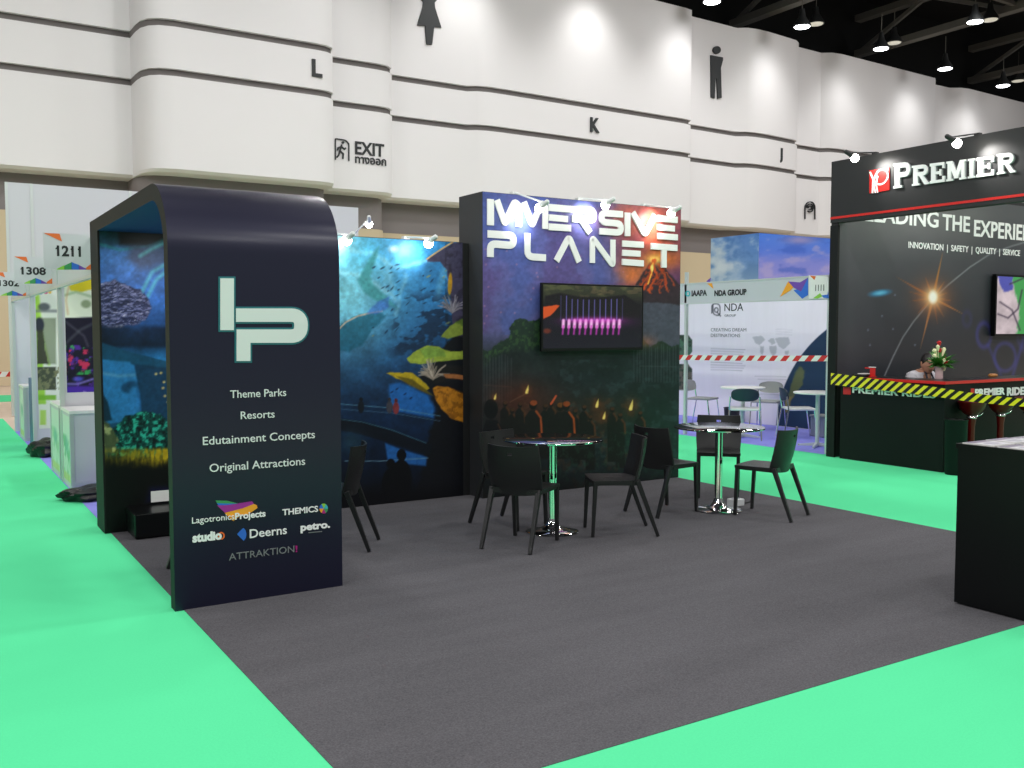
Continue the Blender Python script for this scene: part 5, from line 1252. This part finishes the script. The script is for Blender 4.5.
def bag_(loc, s, label):
    mb = MB(); mb.ball((0,0,0), 1, 14); rr_ = random.Random(int(s[0]*100)); 
    for i, v in enumerate(mb.v):
        n_ = Vector(v).normalized(); f_ = 1+.12*math.sin(7*n_.x+3*n_.y)+.1*math.sin(9*n_.y+5*n_.z); z = max(-.75, v[2]*f_); mb.v[i] = (loc[0]+v[0]*f_*s[0], loc[1]+v[1]*f_*s[1], loc[2]+(z+.75)*s[2])
    tag(mb.build('rubbish_bag', 'bag', smooth=True), label, 'bag', None)
q = G(90,503); bag_((q.x+.06, 9.75, .003), (.30,.22,.07), 'black plastic bag on the violet carpet beside the nearest white counter')
q = G(39,457); bag_((q.x+.1, q.y+.1, .003), (.22,.3,.12), 'black plastic bag on the violet carpet beside the second white counter')
# tall white panel wall behind the row
pw = thing('tall_panel_wall', 'tall plain white panel wall behind the left row of stands', 'partition', (1.45, 20, 0))
mb = MB(); mb.box((1.45,20,0), (8.46,20.12,4.36)); local(mb.build('panel', 'wpanel', None), pw)
mb = MB()
for x in (1.43,1.85,3.6,5.3,7.35): mb.box((x,19.985,0), (x+.05 if x != 7.35 else x+.08,20.0,4.36))
local(mb.build('joint_profile', 'alu', None), pw)
# lamp of a hidden stand beyond the underwater wall
q = at(369,222,y=10.2)
hp = thing('arm_spotlight', 'white arm spotlight above the far stand, left of the title tower', 'spotlight', (q.x-.32, 10.3, 0))
bpy.data.objects.remove(hp)
arm_lamp((q.x-.18, 11.05, 2.43), (q.x, q.y, q.z), 'white arm spotlight above the far stand, behind the underwater wall', 'arm spotlights on the booth walls', power=0, aim=(q.x+.3, 10.9, q.z-.4))
# far end: posts and tape
mb = MB(); mb.tube([(.2,23,1.02),(1.6,22.5,1.05)], .05, 6); bpy.data.objects

def far_tape():
    a = at(-5,372,y=21); b = at(10,371.5,y=21); o = tape('barrier_tape', [a, b], .1, .12, 'tape_r', 'tape_w', '', .6); tag(o, 'red and white tape at the far end of the left aisle', 'barrier tape')
far_tape()

# lettering and small marks become sub-parts of the part they sit on
ON = {'fascia_lettering': 'fascia', 'lettering_shadow_edge': 'fascia', 'fascia_logo': 'fascia', 'logo_ribbon': 'fascia_logo', 'fascia_flash': 'fascia', 'organiser_ring': 'fascia', 'slogan': 'back_wall', 'wall_graphic': 'back_wall',
      'wall_print': 'rear_wall', 'wall_lettering': 'rear_wall', 'service_line': 'shell', 'sponsor_name': 'shell', 'logo_outline': 'logo', 'logo': 'shell', 'lift_lever': 'column', 'screen': 'casing', 'outlet': 'housing',
      'poster': 'partition', 'number': 'board', 'corner_flash': 'board', 'numeral_flag': 'board', 'notice': 'wall_body', 'red_edge': 'worktop', 'logo_square': 'body', 'bulb': 'head', 'eyes': 'head', 'mouth': 'head', 'hair': 'head', 'front_print': 'body', 'mural': 'wall_body', 'lens': 'housing'}
def stem_(n): return n.rsplit('.', 1)[0] if n[-3:].isdigit() and '.' in n else n
for root in [o for o in C.objects if o.parent is None and 'label' in o]:
    kids = list(root.children); by = {}
    for k in kids: by.setdefault(stem_(k.name), k)
    for k in kids:
        p = by.get(ON.get(stem_(k.name), ''))
        if p and p is not k and p.parent in (root,) and not p.get('moved'):
            if stem_(p.name) in ('logo', 'fascia_logo', 'column', 'worktop', 'housing', 'head', 'body', 'board', 'casing', 'partition', 'wall_body', 'rear_wall', 'back_wall', 'fascia', 'shell'):
                if stem_(k.name) in ('logo', 'fascia_logo'): continue
                m_ = k.matrix_basis.copy(); k.parent = p; k.matrix_parent_inverse.identity(); k.matrix_basis = p.matrix_basis.inverted() @ m_
sc = bpy.context.scene
sc.view_settings.view_transform = 'Standard'; sc.view_settings.look = 'None'; sc.view_settings.gamma = 1; sc.view_settings.use_curve_mapping = False
sc.view_settings.exposure = EXPO
sc.cycles.use_denoising = True; sc.cycles.max_bounces = 8
